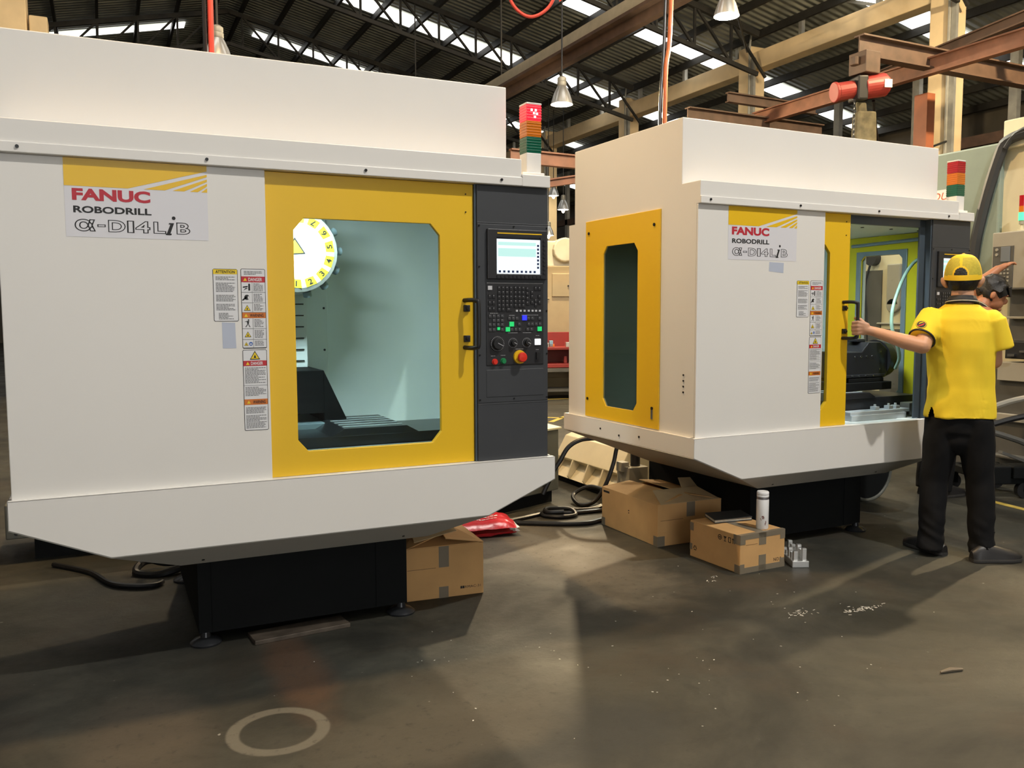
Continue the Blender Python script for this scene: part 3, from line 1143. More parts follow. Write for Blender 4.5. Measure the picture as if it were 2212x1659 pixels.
        tk.bar((x - R * 0.1, -0.0265, z + R * 0.1), (x + R * 0.6, -0.0265, z - R * 0.25), 0.002, 0.001, up=(0, 1, 0))
        obj('tick_marks', tk, KEYMARK, col)
    for cx, cy, m, nm in ((195, 1497, EREDM, 'red_button'), (265, 1493, GREENB, 'green_button')):
        x, z = pcoord(cx, cy)
        d = MB()
        d.cone((x, -0.005, z), (x, -0.010, z), 0.0135, 0.0135, 20)
        d.cone((x, -0.010, z), (x, -0.018, z), 0.0115, 0.010, 20)
        obj(nm, d, m, col, smooth=True)
    x, z = pcoord(402, 1462)
    d = MB()
    d.cone((x, -0.005, z), (x, -0.014, z), 0.031, 0.029, 28)
    obj('emergency_stop_collar', d, YELLOW, col, smooth=True)
    d = MB()
    M = Matrix.Rotation(PI / 2, 4, 'X')
    d.lathe([(0.012, 0.012), (0.013, 0.026), (0.021, 0.030), (0.022, 0.038), (0.018, 0.044), (0.0, 0.046)], c=(x, 0, z), seg=28, M=M)
    obj('emergency_stop_button', d, EREDM, col, smooth=True)
    k = key(555, 1455, 30, 62, BLACK, 'rocker_switch', 0.010)
    mk = MB()
    rnd = random.Random(5)
    for (a, b, cy) in ((160, 260, 1090), (315, 390, 1108), (420, 560, 1106), (305, 385, 1257), (430, 500, 1257), (540, 570, 1283), (540, 565, 1405), (165, 200, 1450), (245, 285, 1447), (370, 440, 1396), (450, 450, 1170)):
        xa, z = pcoord(a, cy)
        xb, _ = pcoord(b, cy)
        fine_print(mk, xa, xb, z - 0.002, z + 0.002, -0.0065, 0, 0.005, 0.0014, rnd)
    obj('panel_legends', mk, KEYMARK, col)
    return col


def machine(label, loc, rotz, door_shift=0.0, side_left=False, lit=True, xl=0.0):
    root = thing('machining_center', label, 'machine', loc, rotz, 'white and yellow machining centers')
    # fixed front panel
    m = MB()
    m.box(xl, XD0, 0.0, 0.012, ZS - 0.01, ZP)
    obj('front_panel', m, WHITE, root, bevel=0.003)
    # header band with a screwed lip
    m = MB()
    m.box(xl, XBAND, -0.016, 0.145, ZP, ZBAND)
    m.box(xl, XBAND, -0.022, -0.014, ZP + 0.001, ZP + 0.038)
    m.box(XBAND, XW, -0.022, 0.145, ZP, ZT)
    m.box(XBAND - 0.002, XBAND + 0.004, -0.024, -0.01, ZP + 0.038, ZT)
    hd = obj('header_cover', m, WHITE, root, bevel=0.003)
    screws(hd, [(x, -0.024, ZP + 0.021) for x in (0.06, 0.669, 1.269, 1.864)])
    screws(hd, [(x, 0.128, ZBAND + 0.001) for x in (1.03, 1.735, 1.79)], (0, 0, 1), 0.005)
    # tall upper cover
    m = MB()
    m.box(xl, 1.9598, YS, DEPB, ZP, ZB)
    obj('upper_cover', m, WHITE, root, bevel=0.004)
    # skirt: front plate with clipped lower corners, side plates
    m = MB()
    m.prism([(-E_, -E_, ZS), (-E_, -E_, ZSK0), (XC0, -E_, ZSKB), (XC1, -E_, ZSKB), (XW + E_, -E_, ZSK0), (XW + E_, -E_, ZS)], (0, 0.004, 0))
    m.box(-E_, XW + E_, -E_, 0.02, ZS - 0.004, ZS)
    for x in (-E_, XW + E_ - 0.004):
        m.box(x, x + 0.004, -E_, DEP + E_, ZSK0, ZS)
    m.box(-E_, 0.01, 0, DEP + E_, ZS - 0.004, ZS)
    m.box(XW - 0.01, XW + E_, 0, DEP + E_, ZS - 0.004, ZS)
    m.box(-E_, XW + E_, DEP + E_ - 0.004, DEP + E_, ZSK0, ZS)
    sk = obj('splash_skirt', m, WHITE, root, bevel=0.0015)
    screws(sk, [(-E_ - 0.001, y, z) for y, z in ((0.86, 0.665), (0.66, 0.648), (0.46, 0.665))], (-1, 0, 0), 0.006)
    # drip pan
    m = MB()
    bx0, bx1, by0, by1, bz = 0.54, 1.56, 0.12, 1.15, 0.383
    A = [(-E_, -E_ + 0.004, ZSK0), (XC0, -E_ + 0.004, ZSKB), (XC1, -E_ + 0.004, ZSKB), (XW + E_, -E_ + 0.004, ZSK0)]
    B = [(bx0, by0, bz), (bx1, by0, bz), (bx1, by1, bz), (bx0, by1, bz)]
    Cc = [(-E_, DEP + E_, ZSK0), (XW + E_, DEP + E_, ZSK0)]
    for pts in ([A[1], A[2], B[1], B[0]], [A[0], A[1], B[0], B[3], Cc[0]], [A[2], A[3], Cc[1], B[2], B[1]], [B[0], B[1], B[2], B[3]], [B[3], B[2], Cc[1], Cc[0]]):
        m.poly(pts)
    bmesh.ops.remove_doubles(m.bm, verts=m.bm.verts[:], dist=1e-4)
    pan = obj('drip_pan', m, GREYPAN, root)
    s_ = pan.modifiers.new('thickness', 'SOLIDIFY')
    s_.thickness = 0.004
    s_.offset = 1.0
    screws(pan, [(0.62, 0.088, 0.402), (1.44, 0.088, 0.402)], (0, -0.6, -0.8), 0.006)
    # pedestal and levelling feet
    m = MB()
    m.box(0.609, 1.506, 0.25, 1.24, 0.045, 0.385)
    m.box(1.36, 1.364, 0.246, 0.25, 0.05, 0.385)
    m.box(0.66, 0.664, 0.246, 0.25, 0.05, 0.385)
    ped = obj('pedestal', m, BASEBLACK, root, bevel=0.006)
    for x in (0.636, 1.480):
        for y in (0.262, 1.2):
            f = MB()
            f.lathe([(0.062, 0.0), (0.064, 0.008), (0.05, 0.02), (0.022, 0.03), (0.018, 0.05)], c=(x, y, 0), seg=24)
            obj('levelling_foot', f, DARKSTEEL, ped, smooth=True)
    # sides
    wl = (0.513, 0.865, 0.803, 1.752)
    m = MB()
    m.plate(SP(rect(0.0125, DEP, ZS - 0.01, ZP + 0.004), 0.0), SP(octagon(*wl, 0.035, 0.045), 0.0), (0.012, 0, 0))
    sp = obj('side_panel', m, WHITE, root)
    m = MB()
    m.plate(SP(rect(0.306, 1.064, 0.722, 1.915), -0.008), SP(octagon(*wl, 0.035, 0.045), -0.008), (0.009, 0, 0))
    fr = obj('side_window_panel', m, YELLOW, root, bevel=0.002)
    fr['label'] = 'yellow side panel with a clipped-corner window'
    m = MB()
    m.box(0.0, 0.006, wl[0] - 0.02, wl[1] + 0.02, wl[2] - 0.02, wl[3] + 0.02)
    obj('window_pane', m, GLASSDK, fr)
    screws(fr, [(-0.01, y, z) for y, z in ((1.026, 1.842), (0.358, 1.836), (1.035, 0.832), (0.363, 0.835))], (-1, 0, 0), 0.009)
    hh = MB()
    hh.box(-0.011, -0.007, 0.355, 0.372, 0.775, 0.83)
    obj('hasp', hh, STEEL, fr)
    if side_left:
        screws(sp, [(-0.001, 0.10, 0.945 + 0.03 * k) for k in range(4)], (-1, 0, 0), 0.005)
    wr = (0.44, 0.78, 0.815, 1.742)
    m = MB()
    m.plate(SP(rect(0.09, DEP, ZS - 0.01, ZP), XW), SP(rect(*wr), XW), (-0.01, 0, 0))
    obj('side_panel', m, WHITE, root)
    m = MB()
    m.plate(SP(rect(0.08, 1.0, 0.70, 1.87), 2.065), SP(octagon(*wr, 0.03, 0.03), 2.065), (-0.012, 0, 0))
    rr = obj('inner_side_panel', m, LIME, root)
    rr['label'] = 'yellow inside face of the side panel'
    m = MB()
    m.plate(SP(rect(wr[0] - 0.035, wr[1] + 0.035, wr[2] - 0.03, wr[3] + 0.03), 2.055), SP(octagon(*wr, 0.03, 0.03), 2.055), (-0.012, 0, 0))
    obj('window_frame', m, STEELBLUE, rr, bevel=0.002)
    m = MB()
    m.box(2.070, 2.076, wr[0] - 0.02, wr[1] + 0.02, wr[2] - 0.02, wr[3] + 0.02)
    obj('window_pane', m, GLASSCLR, rr)
    # inside lining
    m = MB()
    m.box(0.012, 2.09, 1.2, DEP, ZS - 0.01, ZP)
    m.box(1.02, 1.375, 1.13, 1.2, ZS, ZP)
    m.box(2.045, 2.09, 1.0, 1.2, ZS, ZP)
    m.box(0.012, 2.09, 0.06, 1.2, 1.872, 1.885)
    m.box(0.012, 2.09, 0.03, 1.2, 0.700, 0.712)
    lin = obj('inner_lining', m, INNER, root, bevel=0.003)
    screws(lin, [(1.355, 1.128, z) for z in (0.95, 1.17, 1.39, 1.6)], r=0.006)
    screws(lin, [(1.30 + 0.02 * k, 1.128, 0.80 + 0.1 * k) for k in range(3)], r=0.006)
    screws(lin, [(x, 0.25, 1.871) for x in (1.2, 1.45, 1.7, 1.95)], (0, 0, -1), 0.01)
    # door header, jamb
    m = MB()
    m.box(XD0, 1.757, 0.045, 0.075, 1.862, ZP)
    m.box(1.700, 1.757, 0.045, 0.056, ZS, ZP)
    m.box(1.7475, 1.757, 0.006, 0.06, ZS, ZP)
    obj('door_jamb', m, SLATE, root, bevel=0.002)
    # sliding door
    sx = -door_shift
    m = MB()
    wd = (0.986 + sx, 1.594 + sx, 0.812, 1.735)
    m.plate(FP(rect(XD0 - 0.02 + sx, XD1 + sx, ZS + 0.001, ZP - 0.001), 0.016), FP(octagon(*wd, 0.040, 0.047), 0.016), (0, 0.022, 0))
    dr = obj('sliding_door', m, YELLOW, root, bevel=0.002)
    dr['label'] = 'yellow sliding door with a clipped-corner window'
    m = MB()
    m.box(wd[0] - 0.03, wd[1] + 0.03, 0.030, 0.036, wd[2] - 0.03, wd[3] + 0.03)
    obj('window_pane', m, GLASS, dr)
    screws(dr, [(1.712 + sx, 0.015, z) for z in (1.865, 1.79)], r=0.003)
    hx = 1.738 + sx
    m = MB()
    m.tube([(hx - 0.035, 0.016, 1.416), (hx - 0.02, -0.03, 1.417), (hx - 0.006, -0.052, 1.412), (hx, -0.058, 1.395), (hx, -0.058, 1.235),
            (hx - 0.006, -0.052, 1.218), (hx - 0.02, -0.03, 1.213), (hx - 0.035, 0.016, 1.214)], 0.0095, 10, smooth_sub=4)
    hd = obj('door_handle', m, BLACK, dr, smooth=True)
    for z in (1.382, 1.252):
        k = MB()
        k.box(hx - 0.040, hx - 0.012, 0.004, 0.016, z - 0.014, z + 0.014)
        k.cyl((hx - 0.026, 0.006, z), (hx - 0.026, -0.008, z), 0.008, 10)
        obj('handle_mount', k, BLACK, dr, bevel=0.002)
    # column with control panel, tower light
    control_column(root, lit)
    cx, cy = 2.052, 0.078
    m = MB()
    m.box(cx - 0.036, cx + 0.036, cy - 0.036, cy + 0.036, ZT, 2.067)
    m.box(1.985, 2.094, 0.02, 0.14, ZT, ZT + 0.018)
    tw = obj('signal_tower', m, WHITE, root, bevel=0.003)
    on = mat('lit_red_lens', (0.8, 0.03, 0.04), 0.25, var=0, emit=1.5, emit_col=(1.0, 0.012, 0.035))
    offr = mat('red_lens', (0.42, 0.012, 0.02), 0.15, var=0)
    offa = mat('amber_lens', (0.62, 0.17, 0.012), 0.15, var=0)
    offg = mat('green_lens', (0.005, 0.10, 0.055), 0.15, var=0)
    for nm, z0, mm in (('green_lens', 2.067, offg), ('amber_lens', 2.137, offa), ('red_lens', 2.207, on if lit else offr)):
        m = MB()
        m.box(cx - 0.036, cx + 0.036, cy - 0.036, cy + 0.036, z0, z0 + 0.069)
        for k in range(5):
            zz = z0 + 0.008 + k * 0.012
            m.box(cx - 0.0375, cx + 0.0375, cy - 0.0375, cy + 0.0375, zz, zz + 0.005)
        le = obj(nm, m, mm, tw, bevel=0.0015)
        if nm == 'red_lens' and lit:
            le['label'] = 'lit red lens'
            fl_ = MB()
            for (dx, dz) in ((-0.012, 0.045), (0.008, 0.045), (0.0, 0.032), (0.014, 0.03), (0.004, 0.016)):
                fl_.box(cx + dx - 0.005, cx + dx + 0.005, cy - 0.0385, cy - 0.037, z0 + dz - 0.005, z0 + dz + 0.005)
            obj('light_diodes', fl_, mat('lit_red_diodes', (1, 0.6, 0.6), 0.3, var=0, emit=3.2, emit_col=(1.0, 0.5, 0.5)), tw)
    m = MB()
    m.box(cx - 0.0375, cx + 0.0375, cy - 0.0375, cy + 0.0375, 2.276, 2.284)
    obj('tower_cap', m, WHITE, tw, bevel=0.002)
    brand_plate(root)
    labels(root)
    # spindle column with way cover, turret
    m = MB()
    m.box(0.72, 1.20, 0.82, 1.2, 1.10, 1.86)
    m.mi = 1
    for k in range(9):
        m.box(0.75, 1.185, 0.812, 0.83, 1.13 + 0.055 * k, 1.135 + 0.055 * k)
    m.box(0.66, 1.215, 0.55, 1.19, 0.90, 1.10)
    m.prism([(1.215, 0.55, 1.10), (1.215, 0.55, 0.78), (1.36, 0.55, 0.78)], (0, 0.4, 0))
    m.mi = 2
    m.box(0.66, 1.36, 0.50, 0.95, 0.74, 0.86)
    obj('spindle_column', m, [INNER, BASEBLACK, STEELBLUE], root, bevel=0.003)
    T = MB()
    tc = Vector((1.110, 0.56, 1.645))
    Mt = Matrix.Rotation(PI / 2, 4, 'X') 
    T.lathe([(0.0, 0.002), (0.168, 0.002), (0.186, -0.012), (0.196, -0.10), (0.15, -0.16), (0.10, -0.26), (0.0, -0.26)], c=tc, seg=28, M=Mt)
    tur = obj('tool_turret', T, TURRETW, root)
    for k in range(14):
        a = math.radians(9 + 25.714 * (k - 4))
        pl = MB()
        r0, r1 = 0.128, 0.166
        d = Vector((math.cos(a), 0, math.sin(a)))
        s_ = Vector((-math.sin(a), 0, math.cos(a)))
        yy = Vector((0, -0.0035, 0))
        pl.poly([tc + yy + d * r0 - s_ * 0.021, tc + yy + d * r1 - s_ * 0.027, tc + yy + d * r1 + s_ * 0.027, tc + yy + d * r0 + s_ * 0.021])
        po = obj('number_plate', pl, NUMYEL, tur)
        me = text_mesh(str(k + 1), bold=0.025)
        xs = [v.co.x for v in me.vertices]; ys = [v.co.y for v in me.vertices]
        for v in me.vertices:
            u = (v.co.x - (min(xs) + max(xs)) / 2) * 0.040
            w = (v.co.y - (min(ys) + max(ys)) / 2) * 0.034
            v.co = tc + Vector((0, -0.0055, 0)) + d * ((r0 + r1) / 2) + s_ * u - d * w
        xs = None
        me.materials.clear(); me.materials.append(INK)
        # digits read outward from the hub
        to = bpy.data.objects.new('number', me); C.objects.link(to); to.parent = tur
    tl = MB()
    tl.mi = 0
    tl.poly([tc + Vector((-0.06, -0.004, -0.02)), tc + Vector((0.036, -0.004, -0.012)), tc + Vector((-0.012, -0.004, 0.062))])
    tl.mi = 1
    tl.poly([tc + Vector((-0.05, -0.0045, -0.014)), tc + Vector((0.026, -0.0045, -0.007)), tc + Vector((-0.012, -0.0045, 0.05))])
    obj('warning_triangle', tl, [INK, NUMYEL], tur)
    for k in range(14):
        a = math.radians(28 + 25.7 * k)
        g = MB()
        d = Vector((math.cos(a), 0, math.sin(a)))
        p0 = tc + d * 0.185 + Vector((0, 0.05, 0))
        g.cyl(p0, p0 + d * 0.025 + Vector((0, 0.01, 0)), 0.02, 12)
        obj('tool_gripper', g, STEELBLUE, tur, smooth=True)
    # work table
    m = MB()
    m.box(0.70, 1.95, 0.22, 0.62, 0.745, 0.835)
    m.prism([(1.16, 0.20, 0.835), (1.56, 0.20, 0.835), (1.50, 0.20, 0.868), (1.22, 0.20, 0.868)], (0, 0.45, 0))
    m.mi = 1
    for k in range(5):
        y = 0.25 + 0.075 * k
        m.box(1.225, 1.495, y, y + 0.016, 0.868, 0.8705)
    m.mi = 2
    if lit:
        m.box(0.66, 1.98, 0.10, 0.20, 0.73, 0.79)
    obj('work_table', m, [DARKSTEEL, BRIGHTSTEEL, BRIGHTSTEEL], root, bevel=0.003)
    return root


mA = machine('large machining center with closed yellow door and lit red tower light, at the left', (-0.3055, 3.4196, 0), 0.0, 0.0, False, True, -0.012)
mB = machine('machining center with door half slid open by the man in the yellow shirt', (2.7272, 3.5686, 0), 0.02499, 0.655, True, False)
# film patches differ between the two
m = MB()
m.prism(FP([(0.707, 1.330), (0.755, 1.328), (0.757, 1.231), (0.708, 1.231)], 0.0), (0, -0.0006, 0))
obj('film_patch', m, LILAC, mA)['label'] = 'blank lilac-grey film patch'
m = MB()
m.prism(FP([(0.479, 1.627), (0.581, 1.624), (0.579, 1.570), (0.477, 1.578)], 0.0), (0, -0.0006, 0))
obj('film_patch', m, LILAC, mB)['label'] = 'blank lilac-grey film patch'


def inner_lamp(root, loc, aim, watts, col):
    h = MB()
    h.box(loc[0] - 0.11, loc[0] + 0.11, loc[1] - 0.035, loc[1] + 0.035, loc[2] + 0.004, loc[2] + 0.022)
    obj('work_lamp', h, WHITEPL, root, bevel=0.003)
    ld = bpy.data.lights.new('work_lamp_light', 'AREA')
    ld.shape = 'RECTANGLE'
    ld.size, ld.size_y = 0.20, 0.05
    ld.spread = 2.2
    ld.energy = watts
    ld.color = col
    lo = bpy.data.objects.new('work_lamp_light', ld)
    C.objects.link(lo)
    lo.parent = root
    lo.location = loc
    d = Vector(aim) - Vector(loc)
    lo.rotation_euler = d.to_track_quat('-Z', 'Y').to_euler()


inner_lamp(mA, (1.06, 0.20, 1.845), (1.45, 0.85, 0.9), 17, (0.88, 0.98, 1.0))
inner_lamp(mB, (1.15, 0.20, 1.845), (1.6, 0.6, 0.9), 13, (0.88, 0.98, 1.0))
inner_lamp(mB, (0.36, 0.45, 1.845), (0.36, 0.8, 0.9), 2.2, (0.90, 0.98, 0.95))  # extra lamp added to lighten the interior behind the left side window
# coolant hoses inside the open machine
m = MB()
m.tube([(2.02, 0.16, 1.74), (1.93, 0.20, 1.70), (1.868, 0.22, 1.66), (1.782, 0.22, 1.56), (1.707, 0.22, 1.40), (1.696, 0.22, 1.285), (1.728, 0.22, 1.20), (1.80, 0.24, 1.08), (1.84, 0.30, 1.0)], 0.0105, 10, smooth_sub=5)
obj('coolant_hose', m, HOSEG, mB, smooth=True)
m = MB()
m.tube([(2.04, 0.12, 1.83), (2.04, 0.85, 1.815)], 0.012, 8)
obj('coolant_pipe', m, STEELBLUE, mB, smooth=True)

# rotary indexing table bolted on the table of the open machine
rt = thing('rotary_table', 'black rotary indexing table inside the open machine, below the hanging green hose', 'rotary table', mB.matrix_basis @ Vector((1.60, 0.42, 0.871)), 0.02499)
m = MB()
m.prism([(-0.20, -0.10, 0.075), (0.17, -0.10, 0.075), (0.19, -0.10, 0.10), (0.19, -0.10, 0.25), (0.12, -0.10, 0.30), (0.02, -0.10, 0.30), (-0.04, -0.10, 0.24), (-0.20, -0.10, 0.24)], (0, 0.2, 0))
m.box(-0.20, 0.165, -0.11, -0.10, 0.08, 0.10)
m.box(-0.02, 0.06, -0.04, 0.04, 0.30, 0.32)
obj('housing', m, DARKSTEEL, rt, bevel=0.006)
m = MB()
m.cyl((0.19, 0.0, 0.185), (0.225, 0.0, 0.185), 0.125, 36)
m.cyl((0.225, 0.0, 0.185), (0.262, 0.0, 0.185), 0.115, 36)
m.cyl((0.262, 0.0, 0.185), (0.266, 0.0, 0.185), 0.03, 20)
obj('face_plate', m, DARKSTEEL, rt, smooth=True)
m = MB()
m.box(-0.24, 0.20, -0.13, 0.15, 0.0, 0.05)
m.box(-0.16, 0.15, -0.11, 0.13, 0.05, 0.075)
obj('base_plate', m, BASEBLACK, rt, bevel=0.004)
screws(rt, [(-0.10 + 0.05 * k, -0.101, 0.21) for k in range(4)] + [(-0.13 + 0.06 * k, -0.112, 0.09) for k in range(4)] + [(0.12, -0.101, 0.24), (0.12, -0.101, 0.13)], m=STEEL, r=0.006)
# vise jaws and lower slide on the table
cl = thing('machine_vise', 'bright steel vise and clamps on the table of the open machine', 'vise', mB.matrix_basis @ Vector((1.60, 0.16, 0.712)), 0.02499)
m = MB()
m.box(-0.35, 0.12, -0.05, 0.045, 0.0, 0.035)
m.box(-0.35, 0.16, -0.04, 0.04, 0.035, 0.055)
obj('slide', m, BRIGHTSTEEL, cl, bevel=0.003)
for x in (-0.10, 0.02, 0.08):
    m = MB()
    m.box(x - 0.018, x + 0.018, -0.02, 0.02, 0.055, 0.075)
    m.cyl((x, 0, 0.075), (x, 0, 0.088), 0.008, 8)
    obj('clamp', m, BRIGHTSTEEL, cl, bevel=0.002)
m = MB()
m.box(0.17, 0.30, -0.03, 0.04, 0.01, 0.085)
obj('jaw', m, TANK, cl, bevel=0.003)


# ------------------------------------------------------------------ cardboard boxes
def slab(mb, pts, th=0.004):
    """thin cardboard sheet through a planar quad"""
    n = (Vector(pts[1]) - Vector(pts[0])).cross(Vector(pts[2]) - Vector(pts[0])).normalized()
    mb.prism(pts, n * th)
    return mb


def carton(label, loc, rotz, w, d, h, closed, flaps=()):
    r = thing('cardboard_box', label, 'box', loc, rotz, 'cardboard boxes on the floor')
    m = MB()
    t = 0.005
    if closed:
        m.box(0, w, 0, d, 0, h)
    else:
        m.plate([(0, 0, 0), (w, 0, 0), (w, d, 0), (0, d, 0)], [(t, t, 0), (w - t, t, 0), (w - t, d - t, 0), (t, d - t, 0)], (0, 0, h))
        m.box(t, w - t, t, d - t, 0, t)
    obj('carton', m, CARD, r, bevel=0.004)
    for pts, mm in flaps:
        m = MB()
        slab(m, [Vector(p) for p in pts])
        obj('flap', m, mm, r)
    return r


def tape(parent, x0, x1, z0, z1, y):
    m = MB()
    m.box(x0, x1, y - 0.0012, y, z0, z1)
    obj('tape', m, TAPE, parent)


# box beside the left machine's pedestal: flaps ajar
bA = carton('open cardboard box beside the black pedestal of the left machine', (1.235, 3.80, 0), -0.075, 0.39, 0.36, 0.252, False, flaps=[
    ([(0.39, 0, 0.252), (0.39, 0.36, 0.252), (0.20, 0.355, 0.335), (0.20, 0.005, 0.285)], CARD),
    ([(0, 0, 0.252), (0, 0.36, 0.252), (0.17, 0.36, 0.33), (0.20, 0.06, 0.30)], CARD),
    ([(0.02, 0.0, 0.252), (0.37, 0.0, 0.252), (0.30, 0.11, 0.268), (0.06, 0.11, 0.268)], CARD),
    ([(0.05, 0.02, 0.275), (0.26, 0.02, 0.315), (0.24, 0.16, 0.345), (0.06, 0.16, 0.33)], CARDIN)])
tape(bA, 0.165, 0.215, 0.15, 0.252, 0)
tape(bA, 0.165, 0.212, 0.0, 0.055, 0)
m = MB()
m.box(0.01, 0.15, -0.0008, 0.0, 0.149, 0.151)  # shade of a fold, painted as a thin dark strip
obj('crease_shadow', m, mat('cardboard_shadow_line', (0.16, 0.09, 0.04), 0.8, var=0), bA)
text('printed_text', 'RMAC-31', INK, bA, 0.295, 0.375, 0.035, 0.047, -0.001)
m = MB()
for x_ in (0.272, 0.283):
    m.box(x_, x_ + 0.009, -0.0009, 0, 0.035, 0.047)
obj('printed_mark', m, INK, bA)

# large carton under the corner of the right machine
b1 = carton('large worn cardboard box with raised flaps under the corner of the right machine', (2.859, 4.079, 0), 0.0, 0.46, 0.62, 0.246, False, flaps=[
    ([(0, 0, 0.246), (0, 0.62, 0.246), (0.21, 0.62, 0.268), (0.21, 0.05, 0.282)], CARD),
    ([(0.46, 0, 0.24), (0.46, 0.62, 0.246), (0.27, 0.60, 0.268), (0.25, 0.03, 0.282)], CARD),
    ([(0.02, 0.0, 0.246), (0.44, 0.0, 0.246), (0.40, 0.16, 0.292), (0.06, 0.14, 0.30)], CARDIN),
    ([(0.28, 0.12, 0.25), (0.46, 0.20, 0.25), (0.42, 0.26, 0.33), (0.30, 0.22, 0.345)], CARDIN)])
tape(b1, 0.205, 0.265, 0.16, 0.246, 0)
tape(b1, 0.0, 0.05, 0.0, 0.06, 0)
m = MB()
m.box(-0.0012, 0, 0.0, 0.04, 0.0, 0.06)
m.box(-0.0012, 0, 0.58, 0.62, 0.0, 0.05)
obj('tape', m, TAPE, b1)
m = MB()
m.mi = 0
for (y0, y1, z0, z1) in ((0.30, 0.312, 0.150, 0.156), (0.302, 0.310, 0.135, 0.141), (0.53, 0.60, 0.215, 0.228)):
    m.box(-0.0008, 0, y0, y1, z0, z1)
obj('printed_mark', m, INK, b1)
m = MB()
m.box(0.02, 0.18, -0.0008, 0, 0.150, 0.152)  # dark strip standing in for the shade along a fold
obj('crease_shadow', m, MATS['cardboard_shadow_line'], b1)

# taped carton carrying the notebook and the flask
B2W, B2D, B2H = 0.315, 0.40, 0.204
b2 = carton('taped cardboard box carrying a notebook and a white flask', (2.941, 3.457, 0), 0.045, B2W, B2D, B2H, True)
tape(b2, 0.13, 0.18, B2H - 0.065, B2H, 0)
tape(b2, 0.13, 0.18, 0.0, 0.085, 0)
tape(b2, 0.0, B2W, B2H - 0.026, B2H, 0)
tape(b2, 0.0, B2W, 0.0, 0.03, 0)
for x in (0.0, B2W - 0.035):
    tape(b2, x, x + 0.035, B2H - 0.05, B2H, -0.0004)
    tape(b2, x, x + 0.03, 0.0, 0.05, -0.0004)
m = MB()
m.box(-0.0012, 0, 0.0, 0.05, B2H - 0.05, B2H)
m.box(-0.0012, 0, 0.0, 0.04, 0.0, 0.045)
m.box(-0.0012, 0, 0.37, 0.40, B2H - 0.055, B2H - 0.01)
m.box(-0.0012, 0, 0.38, 0.40, 0.04, 0.075)
m.box(0, B2W, 0.0, 0.022, B2H, B2H + 0.0012)
m.box(0.13, 0.185, 0.0, B2D, B2H, B2H + 0.001)
obj('tape', m, TAPE, b2)
m = MB()
for k, y in enumerate((0.155, 0.115, 0.08, 0.05)):
    yy, zz = y, B2H - 0.040
    if k == 0:
        for t in range(12):
            a0, a1 = 2 * PI * t / 12, 2 * PI * (t + 1) / 12
            m.bar((-0.001, yy + 0.013 * math.cos(a0), zz + 0.013 * math.sin(a0)), (-0.001, yy + 0.013 * math.cos(a1), zz + 0.013 * math.sin(a1)), 0.001, 0.003)
        m.bar((-0.001, yy - 0.008, zz), (-0.001, yy + 0.008, zz), 0.001, 0.004)
    elif k == 1:
        m.prism([(0, yy - 0.012, zz + 0.012), (0, yy + 0.012, zz + 0.012), (0, yy, zz - 0.002)], (-0.0012, 0, 0))
        m.box(-0.0012, 0, yy - 0.0015, yy + 0.0015, zz - 0.014, zz)
        m.box(-0.0012, 0, yy - 0.008, yy + 0.008, zz - 0.015, zz - 0.012)
    elif k == 2:
        for (a, b, c, d) in ((-0.010, 0.010, 0.011, 0.014), (-0.010, 0.010, -0.014, -0.011), (-0.010, -0.007, -0.014, 0.014), (0.007, 0.010, -0.014, 0.014)):
            m.box(-0.0012, 0, yy + a, yy + b, zz + c, zz + d)
    else:
        for dx in (-0.007, 0.004):
            m.box(-0.0012, 0, yy + dx, yy + dx + 0.003, zz - 0.014, zz + 0.008)
            m.prism([(0, yy + dx - 0.005, zz + 0.006), (0, yy + dx + 0.008, zz + 0.006), (0, yy + dx + 0.0015, zz + 0.015)], (-0.0012, 0, 0))
yy, zz = 0.355, 0.055
for t in range(3):
    a0, a1 = PI / 2 + 2 * PI * t / 3 + 0.25, PI / 2 + 2 * PI * (t + 1) / 3 - 0.25
    m.bar((-0.001, yy + 0.014 * math.cos(a0), zz + 0.014 * math.sin(a0)), (-0.001, yy + 0.014 * math.cos(a1), zz + 0.014 * math.sin(a1)), 0.001, 0.004)
obj('handling_symbols', m, INK, b2)
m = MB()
m.box(0.04, 0.12, -0.0008, 0, 0.148, 0.1495)  # fold shade put in as a dark line
obj('crease_shadow', m, MATS['cardboard_shadow_line'], b2)
text('printed_text', 'NO.9', INK, b2, 0.235, 0.29, 0.038, 0.056, -0.001)
# notebook
nb = thing('notebook', 'dark grey notebook lying on the taped cardboard box', 'book', (2.985, 3.70, B2H + 0.002), -0.02)
m = MB()
m.prism([(0.0, 0.02, 0), (0.24, 0.0, 0), (0.29, 0.16, 0), (0.055, 0.185, 0)], (0, 0, 0.004))
m.prism([(0.0, 0.02, 0.016), (0.24, 0.0, 0.016), (0.29, 0.16, 0.016), (0.055, 0.185, 0.016)], (0, 0, 0.004))
obj('cover', m, mat('dark_grey_cover', (0.045, 0.047, 0.048), 0.5, var=0.1), nb, bevel=0.001)
m = MB()
m.prism([(0.003, 0.024, 0.004), (0.238, 0.004, 0.004), (0.287, 0.158, 0.004), (0.057, 0.181, 0.004)], (0, 0, 0.012))
obj('pages', m, mat('paper_edge', (0.55, 0.52, 0.43), 0.8, var=0.1, vscale=80), nb)
